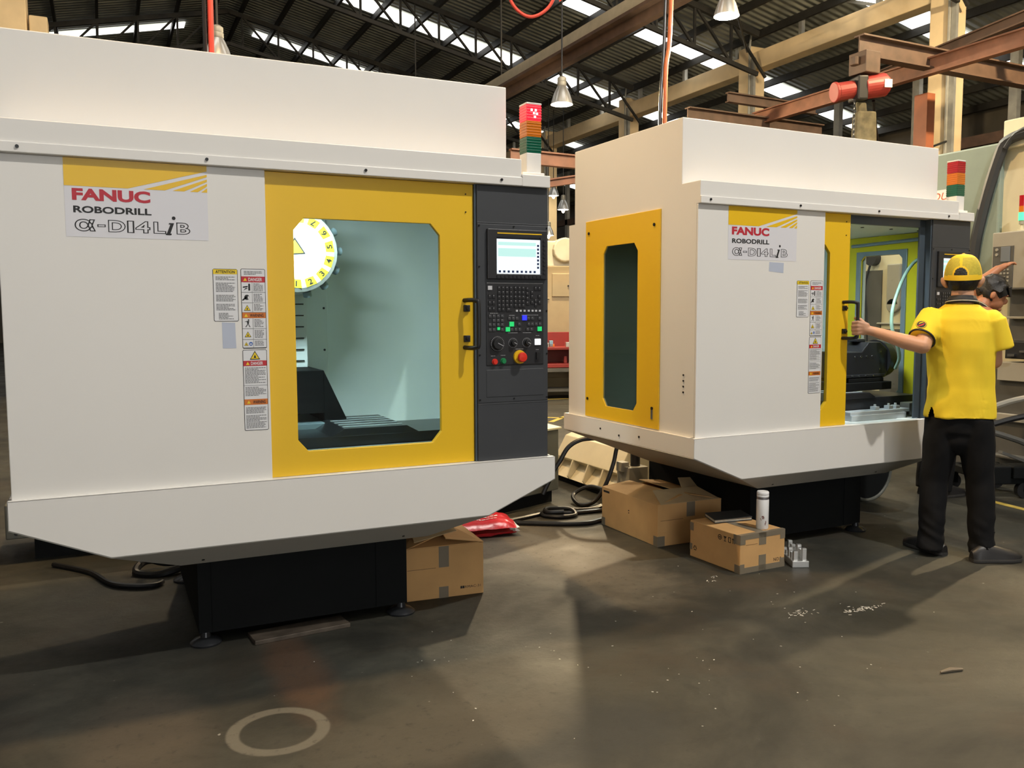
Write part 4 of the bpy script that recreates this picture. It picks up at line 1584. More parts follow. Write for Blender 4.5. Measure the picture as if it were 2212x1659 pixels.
# flask
fk = thing('vacuum_flask', 'white vacuum flask standing on the taped cardboard box', 'flask', (3.150, 3.53, B2H + 0.0015))
m = MB()
m.lathe([(0.030, 0.0), (0.0325, 0.004), (0.0325, 0.155), (0.031, 0.160)], seg=36)
obj('body', m, WHITEPL, fk, smooth=True)
m = MB()
m.lathe([(0.0305, 0.160), (0.0315, 0.161), (0.0315, 0.172), (0.0305, 0.173)], seg=36)
obj('grey_band', m, mat('satin_steel_band', (0.30, 0.29, 0.30), 0.3, 0.7, var=0), fk, smooth=True)
m = MB()
m.lathe([(0.0315, 0.173), (0.032, 0.175), (0.032, 0.182), (0.0312, 0.183), (0.032, 0.184), (0.032, 0.197), (0.029, 0.202), (0.0, 0.203)], seg=36)
obj('cap', m, WHITEPL, fk, smooth=True)
m = MB()
fa = math.radians(232)
for (da, z, w, h) in ((-0.10, 0.068, 0.006, 0.004), (0.0, 0.070, 0.010, 0.008), (0.12, 0.066, 0.008, 0.005), (0.05, 0.060, 0.012, 0.004), (-0.35, 0.058, 0.003, 0.006), (-0.25, 0.052, 0.003, 0.005), (0.4, 0.03, 0.004, 0.012), (0.5, 0.04, 0.004, 0.014)):
    a = fa + da
    c_ = Vector((math.cos(a) * 0.0326, math.sin(a) * 0.0326, z))
    s_ = Vector((-math.sin(a), math.cos(a), 0))
    m.prism([c_ - s_ * w / 2 - Vector((0, 0, h / 2)), c_ + s_ * w / 2 - Vector((0, 0, h / 2)), c_ + s_ * w / 2 + Vector((0, 0, h / 2)), c_ - s_ * w / 2 + Vector((0, 0, h / 2))], Vector((math.cos(a), math.sin(a), 0)) * 0.0005)
obj('printed_emblem', m, mat('brown_print', (0.20, 0.09, 0.07), 0.5, var=0), fk)
# machined aluminium fixture beside the box
fx = thing('aluminium_fixture', 'bright machined aluminium fixture on the floor beside the taped box', 'fixture', (3.375, 3.545, 0), 1.14)
m = MB()
m.box(-0.15, 0.13, -0.045, 0.045, 0, 0.035)
obj('base', m, ALU, fx, bevel=0.003)
for k, (x, hgt) in enumerate(((-0.125, 0.10), (-0.085, 0.085), (-0.045, 0.10), (0.0, 0.07), (0.05, 0.075), (0.10, 0.085))):
    m = MB()
    m.box(x - 0.012, x + 0.012, -0.035, -0.012, 0.035, hgt)
    m.box(x - 0.012, x + 0.008, 0.012, 0.035, 0.035, hgt - 0.015)
    obj('lug', m, ALU, fx, bevel=0.002)
# steel flat bar by the left pedestal
m = MB()
m.box(-0.205, 0.205, -0.065, 0.065, 0.0, 0.016)
m.box(-0.205, 0.205, -0.066, -0.03, 0.014, 0.019)
tag(obj('steel_bar', m, mat('rusty_flat_steel', (0.11, 0.09, 0.07), 0.45, 0.5, var=0.35, vscale=14), bevel=0.003, loc=(0.708, 3.645, 0.0), rot=(0, 0, 0.09)),
    'rusty flat steel bar lying on the floor before the left pedestal', 'bar')
# splinter on the floor, right foreground
m = MB()
m.tube([(-0.05, 0, 0.006), (0.0, 0.004, 0.008), (0.05, -0.002, 0.006)], [0.004, 0.009, 0.005], 6)
tag(obj('wood_splinter', m, mat('weathered_wood', (0.20, 0.16, 0.11), 0.8, var=0.3), loc=(2.85, 2.145, 0.0), rot=(0, 0, -0.15)),
    'small wooden splinter lying on the bare floor, right foreground', 'splinter')
# scuffed paint traces: uncountable specks
m = MB()
rnd = random.Random(11)
for (cx, cy, dx, dy, n) in ((3.10, 2.80, 0.11, 0.028, 60), (2.80, 2.88, 0.10, 0.03, 22), (2.745, 3.43, 0.05, 0.015, 7), (2.79, 3.48, 0.02, 0.01, 4), (2.62, 3.0, 0.9, 0.6, 25), (1.9, 2.4, 1.0, 0.5, 30), (1.2, 3.2, 0.4, 0.3, 8)):
    for _ in range(n):
        x, y = cx + rnd.gauss(0, dx / 2), cy + rnd.gauss(0, dy / 2)
        a = rnd.uniform(0, PI)
        l_, w_ = rnd.uniform(0.002, 0.009), rnd.uniform(0.001, 0.003)
        if dx > 0.3:
            l_, w_ = rnd.uniform(0.001, 0.004), rnd.uniform(0.001, 0.0025)
        ux, uy = math.cos(a), math.sin(a)
        m.prism([(x - ux * l_ + uy * w_, y - uy * l_ - ux * w_, 0.0003), (x + ux * l_ + uy * w_, y + uy * l_ - ux * w_, 0.0003),
                 (x + ux * l_ - uy * w_, y + uy * l_ + ux * w_, 0.0003), (x - ux * l_ - uy * w_, y - uy * l_ + ux * w_, 0.0003)], (0, 0, 0.0006))
so = stuff(obj('paint_scuffs', m, mat('white_paint_scuff', (0.55, 0.54, 0.50), 0.7, var=0)))
tag(so, 'scattered white paint scuffs on the dark floor', 'paint marks')

# ------------------------------------------------------------------ red plastic bags
def pillow(w, d, h, n=22, seed=0):
    m = MB()
    rows = []
    for s in (1, -1):
        g = []
        for i in range(n + 1):
            row = []
            for j in range(n + 1):
                u, v = i / n * 2 - 1, j / n * 2 - 1
                e = max(0, (1 - u ** 4)) ** 0.6 * max(0, (1 - v ** 4)) ** 0.6
                nz = noise.noise(Vector((u * 2.2, v * 2.2, seed + s * 3))) * 0.25 + noise.noise(Vector((u * 6, v * 5, seed + s * 7))) * 0.12
                z = h * (0.5 + s * 0.5 * e * (1 + nz)) + noise.noise(Vector((u * 4, v * 4, seed))) * 0.01
                row.append(m.bm.verts.new((u * w / 2 * (1 + 0.04 * noise.noise(Vector((v * 4, seed, 1)))), v * d / 2, max(z * (1 if s > 0 else 0.6), 0.001))))
            g.append(row)
        rows.append(g)
        for i in range(n):
            for j in range(n):
                u, v = (i + 0.5) / n * 2 - 1, (j + 0.5) / n * 2 - 1
                m.mi = 1 if u > 0.88 else 0
                q = [g[i][j], g[i + 1][j], g[i + 1][j + 1], g[i][j + 1]]
                m.face(q if s > 0 else q[::-1])
    bmesh.ops.remove_doubles(m.bm, verts=m.bm.verts[:], dist=1e-4)
    return m


BAGW = mat('white_plastic_film', (0.72, 0.70, 0.68), 0.3, var=0.05, bump=0.4, bscale=40)
g1 = obj('plastic_bag', pillow(0.50, 0.30, 0.115, seed=1), [BAGRED, BAGW], smooth=True, loc=(2.02, 4.83, 0.0), rot=(0, 0, -0.12))
tag(g1, 'flat red plastic bag with white edge on the floor behind the open box', 'bag', 'red plastic bags')
g2 = obj('plastic_bag', pillow(0.34, 0.24, 0.10, seed=4), [BAGRED, BAGW], smooth=True, loc=(2.12, 5.07, 0.135), rot=(0.18, -0.25, 0.3))
tag(g2, 'red plastic bag slumped on top behind the flat one, against the grey tank', 'bag', 'red plastic bags')
tx = MB()
rnd = random.Random(2)
bpy.context.view_layer.update()
for k in range(5):
    x = -0.14
    while x < 0.12:
        w_ = rnd.uniform(0.010, 0.024)
        yv = 0.04 - 0.034 * k
        q = []
        for (px_, py_) in ((x, yv), (x + w_, yv), (x + w_, yv + 0.009), (x, yv + 0.009)):
            ok, hit, nrm, _ = g1.ray_cast(Vector((px_, py_, 0.5)), Vector((0, 0, -1)))
            q.append(hit + Vector((0, 0, 0.003)) if ok else Vector((px_, py_, 0.1)))
        tx.poly(q)
        x += w_ + 0.005
to_ = obj('printed_lines', tx, BAGW, g1)

# ------------------------------------------------------------------ tanks, bin and cables behind
tk = thing('coolant_tank', 'grey-green coolant tank standing on the floor behind the left machine', 'tank', (0, 0, 0))
m = MB()
m.box(-0.53, 2.50, 5.32, 5.95, 0.14, 0.33)
m.prism([(2.30, 5.16, 0.09), (2.92, 5.40, 0.09), (2.92, 6.0, 0.09), (2.30, 6.0, 0.09)], (0, 0, 0.44))
obj('tank_body', m, TANK, tk, bevel=0.006)
m = MB()
m.prism([(2.28, 5.14, 0.53), (2.94, 5.39, 0.53), (2.94, 6.02, 0.53), (2.28, 6.02, 0.53)], (0, 0, 0.015))
obj('tank_lid', m, CREAM2, tk, bevel=0.003)
m = MB()
m.box(-0.40, 2.4, 5.40, 5.9, 0.0, 0.14)
m.prism([(2.34, 5.22, 0.0), (2.88, 5.43, 0.0), (2.88, 5.95, 0.0), (2.34, 5.95, 0.0)], (0, 0, 0.09))
obj('tank_foot', m, BASEBLACK, tk)
screws(tk, [(-0.48, 5.318, 0.17), (-0.28, 5.318, 0.18), (-0.1, 5.318, 0.18)], r=0.01)
nx = Vector((0.24, -0.62, 0)).normalized()
screws(tk, [tuple(Vector((2.30, 5.16, 0)) * (1 - f) + Vector((2.92, 5.40, 0)) * f + Vector((0, 0, z))) for f in (0.2, 0.5, 0.75) for z in (0.14, 0.24)], tuple(nx), 0.008)
cb = thing('chip_tank', 'ivory stepped chip tank behind the right machine, black cables before it', 'tank', (3.28, 5.22, 0))
m = MB()
m.prism([(0, 0, 0.05), (0.10, 0, 0.16), (0.03, 0, 0.20), (0.12, 0, 0.36), (0.24, 0, 0.40), (1.0, 0, 0.40), (1.0, 0, 0.05)], (0, 0.95, 0))
obj('tank_body', m, BIN, cb, bevel=0.005)
for y in (0.20, 0.42, 0.66, 0.9):
    m = MB()
    m.prism([(0.0, y, 0.05), (-0.02, y, 0.075), (0.03, y, 0.20), (0.10, y, 0.17)], (0, 0.015, 0))
    obj('rib', m, BIN, cb)
m = MB()
m.box(0.02, 0.18, -0.16, 0.0, 0.05, 0.27)
m.box(0.0, 0.06, -0.10, -0.02, 0.23, 0.30)
obj('pump_box', m, GREYM, cb, bevel=0.004)
m = MB()
m.cyl((0.11, -0.10, 0.27), (0.11, -0.10, 0.40), 0.035, 16)
obj('pump_motor', m, BLACK, cb, smooth=True)
m = MB()
m.box(0.03, 0.95, 0.02, 0.93, 0.0, 0.05)
obj('tank_foot', m, BASEBLACK, cb)


def cable(label, path, r=0.014, name='power_cable', m_=RUBBER, cat='cable', group='black cables on the floor', seg=8, sub=8):
    m = MB()
    m.tube(path, r, seg, smooth_sub=sub)
    return tag(obj(name, m, m_, smooth=True), label, cat, group)


R_ = 0.014
cable('black cable looping down from the right machine past the ivory tank', [(2.72, 5.26, 0.10), (2.79, 5.24, 0.253), (2.837, 5.224, 0.333), (2.893, 5.206, 0.427), (2.974, 5.172, 0.478), (3.077, 5.125, 0.49), (3.2, 5.08, 0.51), (3.4, 4.9, 0.56)], 0.016)
cable('black cable hanging from the underside of the right machine to a coil', [(3.30, 5.15, 0.52), (3.262, 5.166, 0.396), (3.237, 5.168, 0.29), (3.171, 5.165, 0.142), (3.08, 5.17, 0.03), (2.98, 5.20, R_), (3.02, 5.36, 0.05), (3.16, 5.34, 0.10), (3.24, 5.18, 0.05), (3.0, 5.04, R_), (2.75, 5.10, R_), (2.45, 5.02, R_), (2.30, 4.98, R_)], 0.015)
cable('flattest coil of black cable on the floor before the grey tank', [(3.05, 4.98, R_), (2.80, 5.0, R_), (2.66, 5.10, R_), (2.60, 5.02, R_), (2.68, 4.93, R_), (2.80, 4.94, R_), (2.80, 5.04, R_ * 2.6), (2.66, 5.08, R_ * 2.8), (2.62, 5.0, R_ * 2.8), (2.72, 4.96, R_ * 2.8)], R_)
cable('long black cable running along the floor to the large worn box', [(2.30, 4.95, R_), (2.42, 4.87, R_), (2.60, 4.76, R_), (2.76, 4.71, R_), (2.86, 4.735, R_), (2.98, 4.75, R_), (3.2, 4.78, R_)], 0.016)
cable('thin black cable curling behind the left pedestal', [(-0.30, 5.18, R_), (-0.12, 4.94, R_), (-0.02, 4.68, R_), (0.09, 4.58, R_), (0.18, 4.56, R_), (0.215, 4.60, R_)], 0.013)
cable('knotted black cable under the left end of the left machine', [(0.45, 4.9, 0.10), (0.30, 4.90, 0.15), (0.18, 4.88, 0.22), (0.15, 4.86, 0.10), (0.24, 4.82, 0.05), (0.40, 4.78, 0.06), (0.22, 4.74, R_), (0.10, 4.82, R_), (0.16, 4.90, 0.05), (0.34, 4.86, 0.03), (0.50, 4.80, R_)], 0.02)
# air hoses hanging from the roof
def hose(label, path, r, m_, name='air_hose', group=None):
    m = MB()
    m.tube(path, r, 8, smooth_sub=6)
    return tag(obj(name, m, m_, smooth=True), label, 'hose', group)


hose('straight red air hose hanging behind the left machine', [(1.0, 8.65, 9.2), (1.003, 8.655, 5.0), (0.99, 8.63, 2.6), (0.99, 8.64, 0.9)], 0.026, HOSER)
hose('black hose hanging beside the straight red one', [(0.945, 8.68, 9.2), (0.945, 8.68, 5.0), (0.95, 8.65, 0.9)], 0.018, RUBBER)
hose('orange air hose hanging behind the right machine', [(5.55, 7.7, 8.6), (5.49, 7.69, 4.6), (5.40, 7.65, 3.8), (5.38, 7.63, 2.2)], 0.024, HOSEO)
hose('dark hose hanging alongside the orange one', [(5.50, 7.73, 8.6), (5.44, 7.72, 4.6), (5.345, 7.66, 3.5), (5.33, 7.66, 2.2)], 0.018, RUBBER)
hose('red hose hanging in a loop at the top edge', [(2.60, 5.60, 7.6), (2.61, 5.60, 4.2), (2.62, 5.60, 3.66), (2.66, 5.59, 3.50), (2.76, 5.54, 3.42), (2.87, 5.49, 3.47), (2.93, 5.46, 3.60), (2.98, 5.44, 3.9), (3.0, 5.43, 7.6)], 0.011, HOSER)

# ------------------------------------------------------------------ light gantry with hoist
gt = thing('gantry_crane', 'red-brown steel gantry crane frame above the right machine', 'crane', (0, 0, 0))
m = MB()
m.ibeam((10.0, 11.6, 4.58), (10.0, 5.6, 4.60), 0.12, 0.22)
obj('runway_beam', m, RUST, gt)
m = MB()
m.ibeam((11.6, 12.2, 5.05), (11.0, 6.0, 5.32), 0.10, 0.16)
obj('tie_beam', m, RUSTDARK, gt)
m = MB()
m.ibeam((8.72, 8.2, 4.70), (12.4, 8.2, 4.66), 0.16, 0.27)
obj('bridge_beam', m, RUSTDARK, gt)
m = MB()
m.ibeam((8.4, 11.3, 4.45), (11.2, 11.3, 4.42), 0.14, 0.24)
m.ibeam((9.3, 11.45, 4.85), (11.2, 11.45, 4.82), 0.10, 0.16)
obj('cross_beam', m, RUSTDARK, gt)
m = MB()
m.ibeam((4.9, 10.4, 3.42), (7.9, 10.4, 3.38), 0.10, 0.18)
m.ibeam((5.2, 10.45, 3.05), (6.5, 9.85, 3.25), 0.08, 0.11)
obj('cross_beam', m, RUST, gt)
m = MB()
m.bar((7.9, 10.5, 0), (7.9, 10.5, 3.5), 0.2, 0.16)
obj('post', m, ORANGE, gt)
for (x, y, z) in ((10.9, 9.0, 4.5), (10.0, 11.5, 4.45), (12.3, 8.2, 4.5)):
    m = MB()
    m.ibeam((x, y, 0), (x, y, z), 0.2, 0.2) if False else m.bar((x, y, 0), (x, y, z), 0.22, 0.16)
    m.box(x - 0.2, x + 0.2, y - 0.2, y + 0.2, 0, 0.03)
    obj('post', m, ORANGE, gt)
m = MB()
m.box(8.70, 8.95, 8.06, 8.34, 4.35, 4.62)
m.cyl((8.66, 8.2, 4.45), (8.66, 8.2, 4.55), 0.06, 12)
obj('trolley', m, RUSTDARK, gt, bevel=0.01)
hs = thing('chain_hoist', 'red electric chain hoist hanging from the gantry above the right machine', 'hoist', (8.82, 8.2, 4.19), -0.32)
m = MB()
m.cyl((-0.02, 0, 0), (0.28, 0, 0.05), 0.145, 28)
m.cyl((0.28, 0, 0.05), (0.31, 0, 0.055), 0.12, 28)
obj('motor_housing', m, REDP, hs, bevel=0.012)
m = MB()
m.box(-0.14, 0.0, -0.13, 0.13, -0.17, 0.13)
obj('gearbox', m, BLACK, hs, bevel=0.02)
m = MB()
m.cyl((-0.14, 0, -0.02), (-0.36, 0, -0.06), 0.11, 24)
m.cyl((-0.36, 0, -0.06), (-0.40, 0, -0.065), 0.125, 24)
obj('brake_housing', m, REDP, hs, bevel=0.01)
m = MB()
m.box(0.20, 0.30, -0.150, -0.144, -0.02, 0.08)
obj('name_plate', m, LABELWHITE, hs)
m = MB()
for k in range(9):
    z = 0.16 + 0.035 * k
    M = Matrix.Rotation(PI / 2 * (k % 2), 4, 'Z')
    m.tube([M @ Vector((0.012 * math.cos(t * PI / 4), 0, 0.024 * math.sin(t * PI / 4))) + Vector((-0.05, 0, z)) for t in range(9)], 0.006, 6)
obj('suspension_chain', m, DARKSTEEL, hs)
m = MB()
m.prism([(-0.10, -0.09, -0.30), (0.14, -0.09, -0.30), (0.17, -0.09, -0.95), (-0.12, -0.09, -0.95)], (0, 0.18, 0))
m.prism([(-0.10, -0.02, -0.17), (0.04, -0.02, -0.17), (0.06, -0.02, -0.32), (-0.08, -0.02, -0.32)], (0, 0.05, 0))
obj('chain_bag', m, mat('dusty_canvas', (0.10, 0.085, 0.05), 0.9, var=0.4, vscale=9, bump=0.5, bscale=40), hs, bevel=0.03)
m = MB()
for k in range(30):
    z = -0.18 - 0.032 * k
    M = Matrix.Rotation(PI / 2 * (k % 2), 4, 'Z')
    m.tube([M @ Vector((0.010 * math.cos(t * PI / 3), 0, 0.022 * math.sin(t * PI / 3))) + Vector((-0.16, -0.08, z)) for t in range(7)], 0.006, 5)
obj('load_chain', m, DARKSTEEL, hs)
hose('black pendant cable sagging from the hoist to the column', [(9.0, 8.2, 4.05), (9.4, 8.5, 3.75), (10.2, 9.1, 3.5), (11.4, 9.9, 3.75), (13.3, 10.5, 4.3)], 0.02, RUBBER, 'pendant_cable')
cable('black electric wires strung from the runway beam to the concrete beam', [(6.9, 9.6, 5.95), (8.6, 10.6, 6.35), (10.4, 12.6, 6.75), (13.2, 15.6, 7.15)], 0.02, 'overhead_wire', RUBBER, 'wire', 'overhead wires')
cable('second black electric wire sagging beside the overhead bundle', [(7.2, 9.6, 6.05), (8.8, 10.2, 6.2), (10.4, 11.0, 6.45), (13.2, 11.2, 7.1)], 0.014, 'overhead_wire', RUBBER, 'wire', 'overhead wires')

# ------------------------------------------------------------------ big machine beyond the right machine
mc = thing('milling_machine', 'big cream and teal milling machine at the right edge, behind the men', 'machine', (0, 0, 0))
m = MB()
m.box(6.62, 9.2, 5.35, 7.9, 0.0, 2.35)
obj('side_cabinet', m, CREAM2, mc, bevel=0.02)
m = MB()
m.box(6.85, 9.2, 1.4, 5.35, 0.9, 2.74)
m.mi = 1
m.box(6.80, 9.2, 4.85, 5.95, 1.2, 2.76)
m.prism([(6.79, 4.86, 2.76), (6.79, 5.95, 2.76), (6.79, 5.95, 1.2), (6.79, 5.20, 1.2)], (0.04, 0, 0))
m.mi = 0
m.box(6.79, 9.2, 1.4, 4.86, 2.70, 2.76)
obj('enclosure', m, [CREAM2, TEAL], mc, bevel=0.015)
m = MB()
m.tube([(6.77, 4.2, 2.80), (6.77, 4.72, 2.78), (6.77, 4.86, 2.60), (6.77, 5.02, 2.0), (6.77, 5.05, 1.6)], 0.045, 8, smooth_sub=5)
m.tube([(6.74, 4.1, 2.84), (6.74, 4.62, 2.82), (6.75, 4.78, 2.70)], 0.02, 8, smooth_sub=5)
obj('conduit', m, DARK, mc, smooth=True)
m = MB()
m.box(7.0, 8.6, 2.4, 4.98, 2.76, 2.98)
obj('top_box', m, CREAM2, mc, bevel=0.01)
m = MB()
m.box(6.60, 6.85, 4.30, 4.75, 1.545, 2.00)
pn = obj('control_box', m, GREYM, mc, bevel=0.008)
m = MB()
m.box(6.592, 6.60, 4.56, 4.735, 1.555, 1.885)
obj('panel_face', m, DKGREY, pn)
m = MB()
m.box(6.586, 6.592, 4.585, 4.665, 1.76, 1.88)
obj('display_screen', m, mat('dull_screen', (0.16, 0.18, 0.20), 0.3, var=0), pn, bevel=0.003)
m = MB()
for k in range(4):
    for j in range(3):
        m.box(6.586, 6.592, 4.59 + 0.03 * j, 4.605 + 0.03 * j, 1.60 + 0.03 * k, 1.615 + 0.03 * k)
for z in (1.86, 1.82):
    m.cyl((6.592, 4.70, z), (6.584, 4.70, z), 0.012, 10)
obj('panel_buttons', m, GREYM, pn)
m = MB()
m.box(6.55, 6.60, 4.27, 4.42, 1.57, 1.70)
obj('document_holder', m, BLACK, pn, bevel=0.003)
m = MB()
m.box(6.546, 6.55, 4.29, 4.40, 1.585, 1.68)
obj('paper_sheet', m, LABELWHITE, pn)
m = MB()
m.cyl((6.60, 4.33, 1.70), (6.60, 4.33, 1.92), 0.03, 14)
m.box(6.56, 6.66, 4.30, 4.42, 1.90, 1.93)
obj('coiled_bracket', m, BLACK, pn)
st = thing('signal_tower', 'slim signal tower lit green on the big cream machine', 'signal lamp', (6.74, 4.60, 2.003))
for nm, z0, z1, r, mm in (('pole', 0.0, 0.075, 0.012, CREAM2), ('pole_foot', 0.0, 0.02, 0.03, CREAM2), ('lamp_base', 0.06, 0.09, 0.022, GREYM),
                          ('green_lens', 0.09, 0.155, 0.028, mat('lit_green_lens', (0.1, 0.8, 0.4), 0.3, var=0, emit=1.6, emit_col=(0.06, 1.0, 0.36))),
                          ('amber_lens', 0.155, 0.205, 0.026, MATS['amber_lens']), ('red_lens', 0.205, 0.29, 0.026, MATS['red_lens'])):
    m = MB()
    m.cyl((0, 0, z0), (0, 0, z1), r, 18)
    obj(nm, m, mm, st, smooth=True)
m = MB()
m.box(6.60, 6.85, 2.6, 4.60, 0.98, 1.12)
obj('drawer_front', m, BLACK, mc, bevel=0.006)
m = MB()
m.box(6.57, 6.60, 3.6, 4.46, 1.035, 1.05)
m.box(6.57, 6.60, 4.50, 4.56, 1.00, 1.02)
obj('drawer_handle', m, STEEL, mc)
m = MB()
m.box(6.72, 6.86, 2.6, 4.66, 1.12, 1.545)
m.box(6.60, 6.76, 2.6, 4.66, 1.535, 1.55)
m.mi = 1
m.box(6.66, 6.74, 2.6, 4.64, 1.30, 1.32)
m.box(6.66, 6.74, 4.20, 4.23, 1.13, 1.30)
obj('open_recess', m, [DKGREY, GREYM], mc, bevel=0.004)
m = MB()
for k, (z0, z1, d) in enumerate(((0.80, 0.95, 0.0), (0.58, 0.78, 0.06), (0.47, 0.53, 0.0), (0.22, 0.44, 0.05))):
    m.box(6.60 + d, 6.9, 2.6, 4.66, z0, z1)
obj('way_cover_steps', m, GREYM, mc, bevel=0.004)
m = MB()
m.box(6.64, 9.2, 1.5, 5.30, 0.0, 0.9)
m.box(6.55, 6.7, 2.6, 4.66, 0.17, 0.20)
obj('machine_base', m, DKGREY, mc, bevel=0.01)
m = MB()
m.box(6.58, 6.62, 5.64, 5.78, 1.42, 1.80)
m.cyl((6.58, 5.71, 1.42), (6.62, 5.71, 1.42), 0.07, 20)
m.box(6.595, 6.62, 5.42, 5.9, 1.24, 1.26)
m.box(6.60, 6.62, 5.40, 5.62, 0.6, 1.9)
obj('side_pendant', m, GREYM, mc, bevel=0.01)
m = MB()
m.box(6.605, 6.622, 5.86, 6.05, 0.9, 1.75)
m.box(6.60, 6.622, 5.60, 5.84, 0.55, 1.20)
obj('recess_cover', m, DKGREY, mc)
m = MB()
m.tube([(6.60, 5.98, 1.84), (6.58, 6.03, 1.6), (6.60, 6.02, 1.3), (6.60, 6.0, 0.9)], 0.012, 6, smooth_sub=4)
m.cyl((6.55, 5.95, 1.86), (6.62, 5.95, 1.86), 0.065, 20)
obj('gooseneck_lamp', m, BLACK, mc, smooth=True)
# notice board fixed on the teal side, half hidden by the tower light
m = MB()
m.box(-0.24, 0.09, -0.004, 0.004, 0, 0.11)
bn = obj('notice_sign', m, LABELWHITE, mc, loc=(6.784, 5.385, 2.33), rot=(0, 0, -PI / 2))
text('lettering', 'YOU', mat('red_brown_ink', (0.45, 0.09, 0.03), 0.6, var=0), bn, -0.16, 0.075, 0.02, 0.085, -0.0045, shear=0.25)

# ------------------------------------------------------------------ far background between the machines
fc = thing('cabinet_machine', 'beige machine cabinet far back in the gap between the two machines', 'machine', (6.0, 12.6, 0), -0.25)
m = MB()
m.box(-0.3, 2.6, 0, 1.2, 0.3, 2.12)
m.box(-0.2, 2.5, 0.05, 1.15, 0.0, 0.3)
obj('cabinet_body', m, mat('beige_machine_paint', (0.34, 0.27, 0.16), 0.5, var=0.05), fc, bevel=0.01)
m = MB()
m.box(0.62, 1.3, -0.02, 0.0, 1.62, 2.0)
m.box(0.48, 0.58, -0.02, 0.0, 1.58, 1.60)
d_ = obj('cabinet_door', m, MATS['beige_machine_paint'], fc, bevel=0.01)
m = MB()
m.box(0.88, 0.98, -0.035, -0.02, 1.79, 1.81)
obj('door_handle', m, BLACK, d_)
m = MB()
m.box(0.2, 1.3, 0.3, 0.9, 2.12, 2.55)
m.cyl((0.9, 0.2, 2.4), (0.9, 0.8, 2.4), 0.2, 16)
obj('top_unit', m, GREYM, fc, bevel=0.02)
tc_ = thing('tool_cart', 'red tool cart loaded with tools far back between the two machines', 'cart', (6.45, 11.9, 0), -0.25)
m = MB()
m.box(-0.3, 1.3, 0, 0.5, 0.50, 0.56)
m.box(-0.3, 1.3, 0, 0.5, 0.78, 0.82)
m.box(-0.3, 1.3, 0.46, 0.5, 0.5, 1.05)
for x in (-0.3, 0.3, 0.9):
    m.box(x, x + 0.04, 0, 0.5, 0.3, 1.05)
obj('cart_frame', m, REDP, tc_, bevel=0.005)
m = MB()
m.box(-0.35, 1.35, -0.1, 0.5, 0.44, 0.49)
for x in (-0.3, 0.55, 1.25):
    m.box(x, x + 0.06, -0.05, 0.45, 0, 0.45)
m.box(-0.3, 1.3, 0.0, 0.4, 0.12, 0.16)
obj('bench_frame', m, DKGREY, tc_)
rnd = random.Random(9)
for k in range(14):
    m = MB()
    x, zt_ = (-0.22, -0.12, 0.0, 0.12, 0.40, 0.52, 0.64, 0.76, 1.0, 1.12)[(k // 2 + 3 * (k % 3)) % 10], (0.821, 0.561, 0.822)[k % 3]
    w_, h_ = rnd.uniform(0.04, 0.09), rnd.uniform(0.04, 0.12)
    m.box(x, x + w_, 0.06 + 0.12 * (k % 2), 0.06 + 0.12 * (k % 2) + w_, 0, h_)
    mm = [ALU, REDP, BLACK, ORANGEINK, LABELWHITE, mat('tool_blue', (0.25, 0.45, 0.6), 0.4, var=0)][k % 6]
    o = obj('tool_box', m, mm, loc=(6.45 + x * 0, 11.9, zt_), rot=(0, 0, -0.25), bevel=0.004)
    tag(o, 'small tool box heaped on the red tool cart far back', 'tool box', 'tool boxes on the red cart')
# dark racks left of the left machine
rk = thing('storage_rack', 'dark steel rack standing behind the left edge of the left machine', 'rack', (-1.80, 5.05, 0))
m = MB()
for x in (0, 1.15):
    for y in (0, 0.55):
        m.box(x, x + 0.05, y, y + 0.05, 0, 2.0)
obj('frame', m, RUSTDARK, rk)
for z in (0.25, 0.75, 1.2, 1.6):
    m = MB()
    m.box(0, 1.2, 0, 0.6, z, z + 0.03)
    obj('shelf', m, GREYM, rk)
m = MB()
m.box(-0.9, 1.2, 0.6, 0.64, 0, 2.6)  # sheet added behind the rack to shade the floor under the left machine
obj('shade_sheet', m, RUSTDARK, rk)
for k, (x, z, w_, h_, mm) in enumerate(((0.75, 0.25, 0.3, 0.3, DKGREY), (0.8, 0.75, 0.25, 0.2, RUST), (0.85, 1.2, 0.22, 0.16, DKGREY), (0.8, 1.6, 0.3, 0.25, RUSTDARK))):
    m = MB()
    m.box(0, w_, 0, 0.3, 0, h_)
    tag(obj('parts_crate', m, mm, loc=(-1.80 + x, 5.13, z + 0.032), bevel=0.01), ['dark crate on the lowest shelf of the dark rack', 'rusty crate on the second shelf of the dark rack', 'small dark crate on the third shelf of the dark rack', 'brown crate on the top shelf of the dark rack'][k], 'crate', 'crates on the dark rack')

# black hose cart by the man
ct = thing('hose_cart', 'black wheeled hose cart on the floor behind the man in yellow', 'cart', (5.80, 4.14, 0), -0.4)
m = MB()
m.bar((-0.10, 0, 0.17), (0.32, 0, 0.17), 0.10, 0.13)
m.bar((-0.08, 0.35, 0.17), (0.30, 0.35, 0.17), 0.05, 0.06)
m.bar((-0.06, 0, 0.17), (-0.06, 0.35, 0.17), 0.05, 0.06)
m.bar((0.25, 0, 0.17), (0.25, 0.35, 0.17), 0.05, 0.06)
m.box(0.15, 0.34, -0.08, 0.08, 0.15, 0.24)
obj('frame', m, BASEBLACK, ct, bevel=0.008)
m = MB()
m.bar((0.08, -0.02, 0.34), (0.40, -0.02, 0.22), 0.05, 0.02)
m.tube([(-0.05, 0, 0.50), (0.10, -0.02, 0.46), (0.30, -0.03, 0.38), (0.42, -0.03, 0.24), (0.45, -0.02, 0.18)], 0.022, 8, smooth_sub=5)
obj('curved_handle', m, DKGREY, ct, smooth=True)
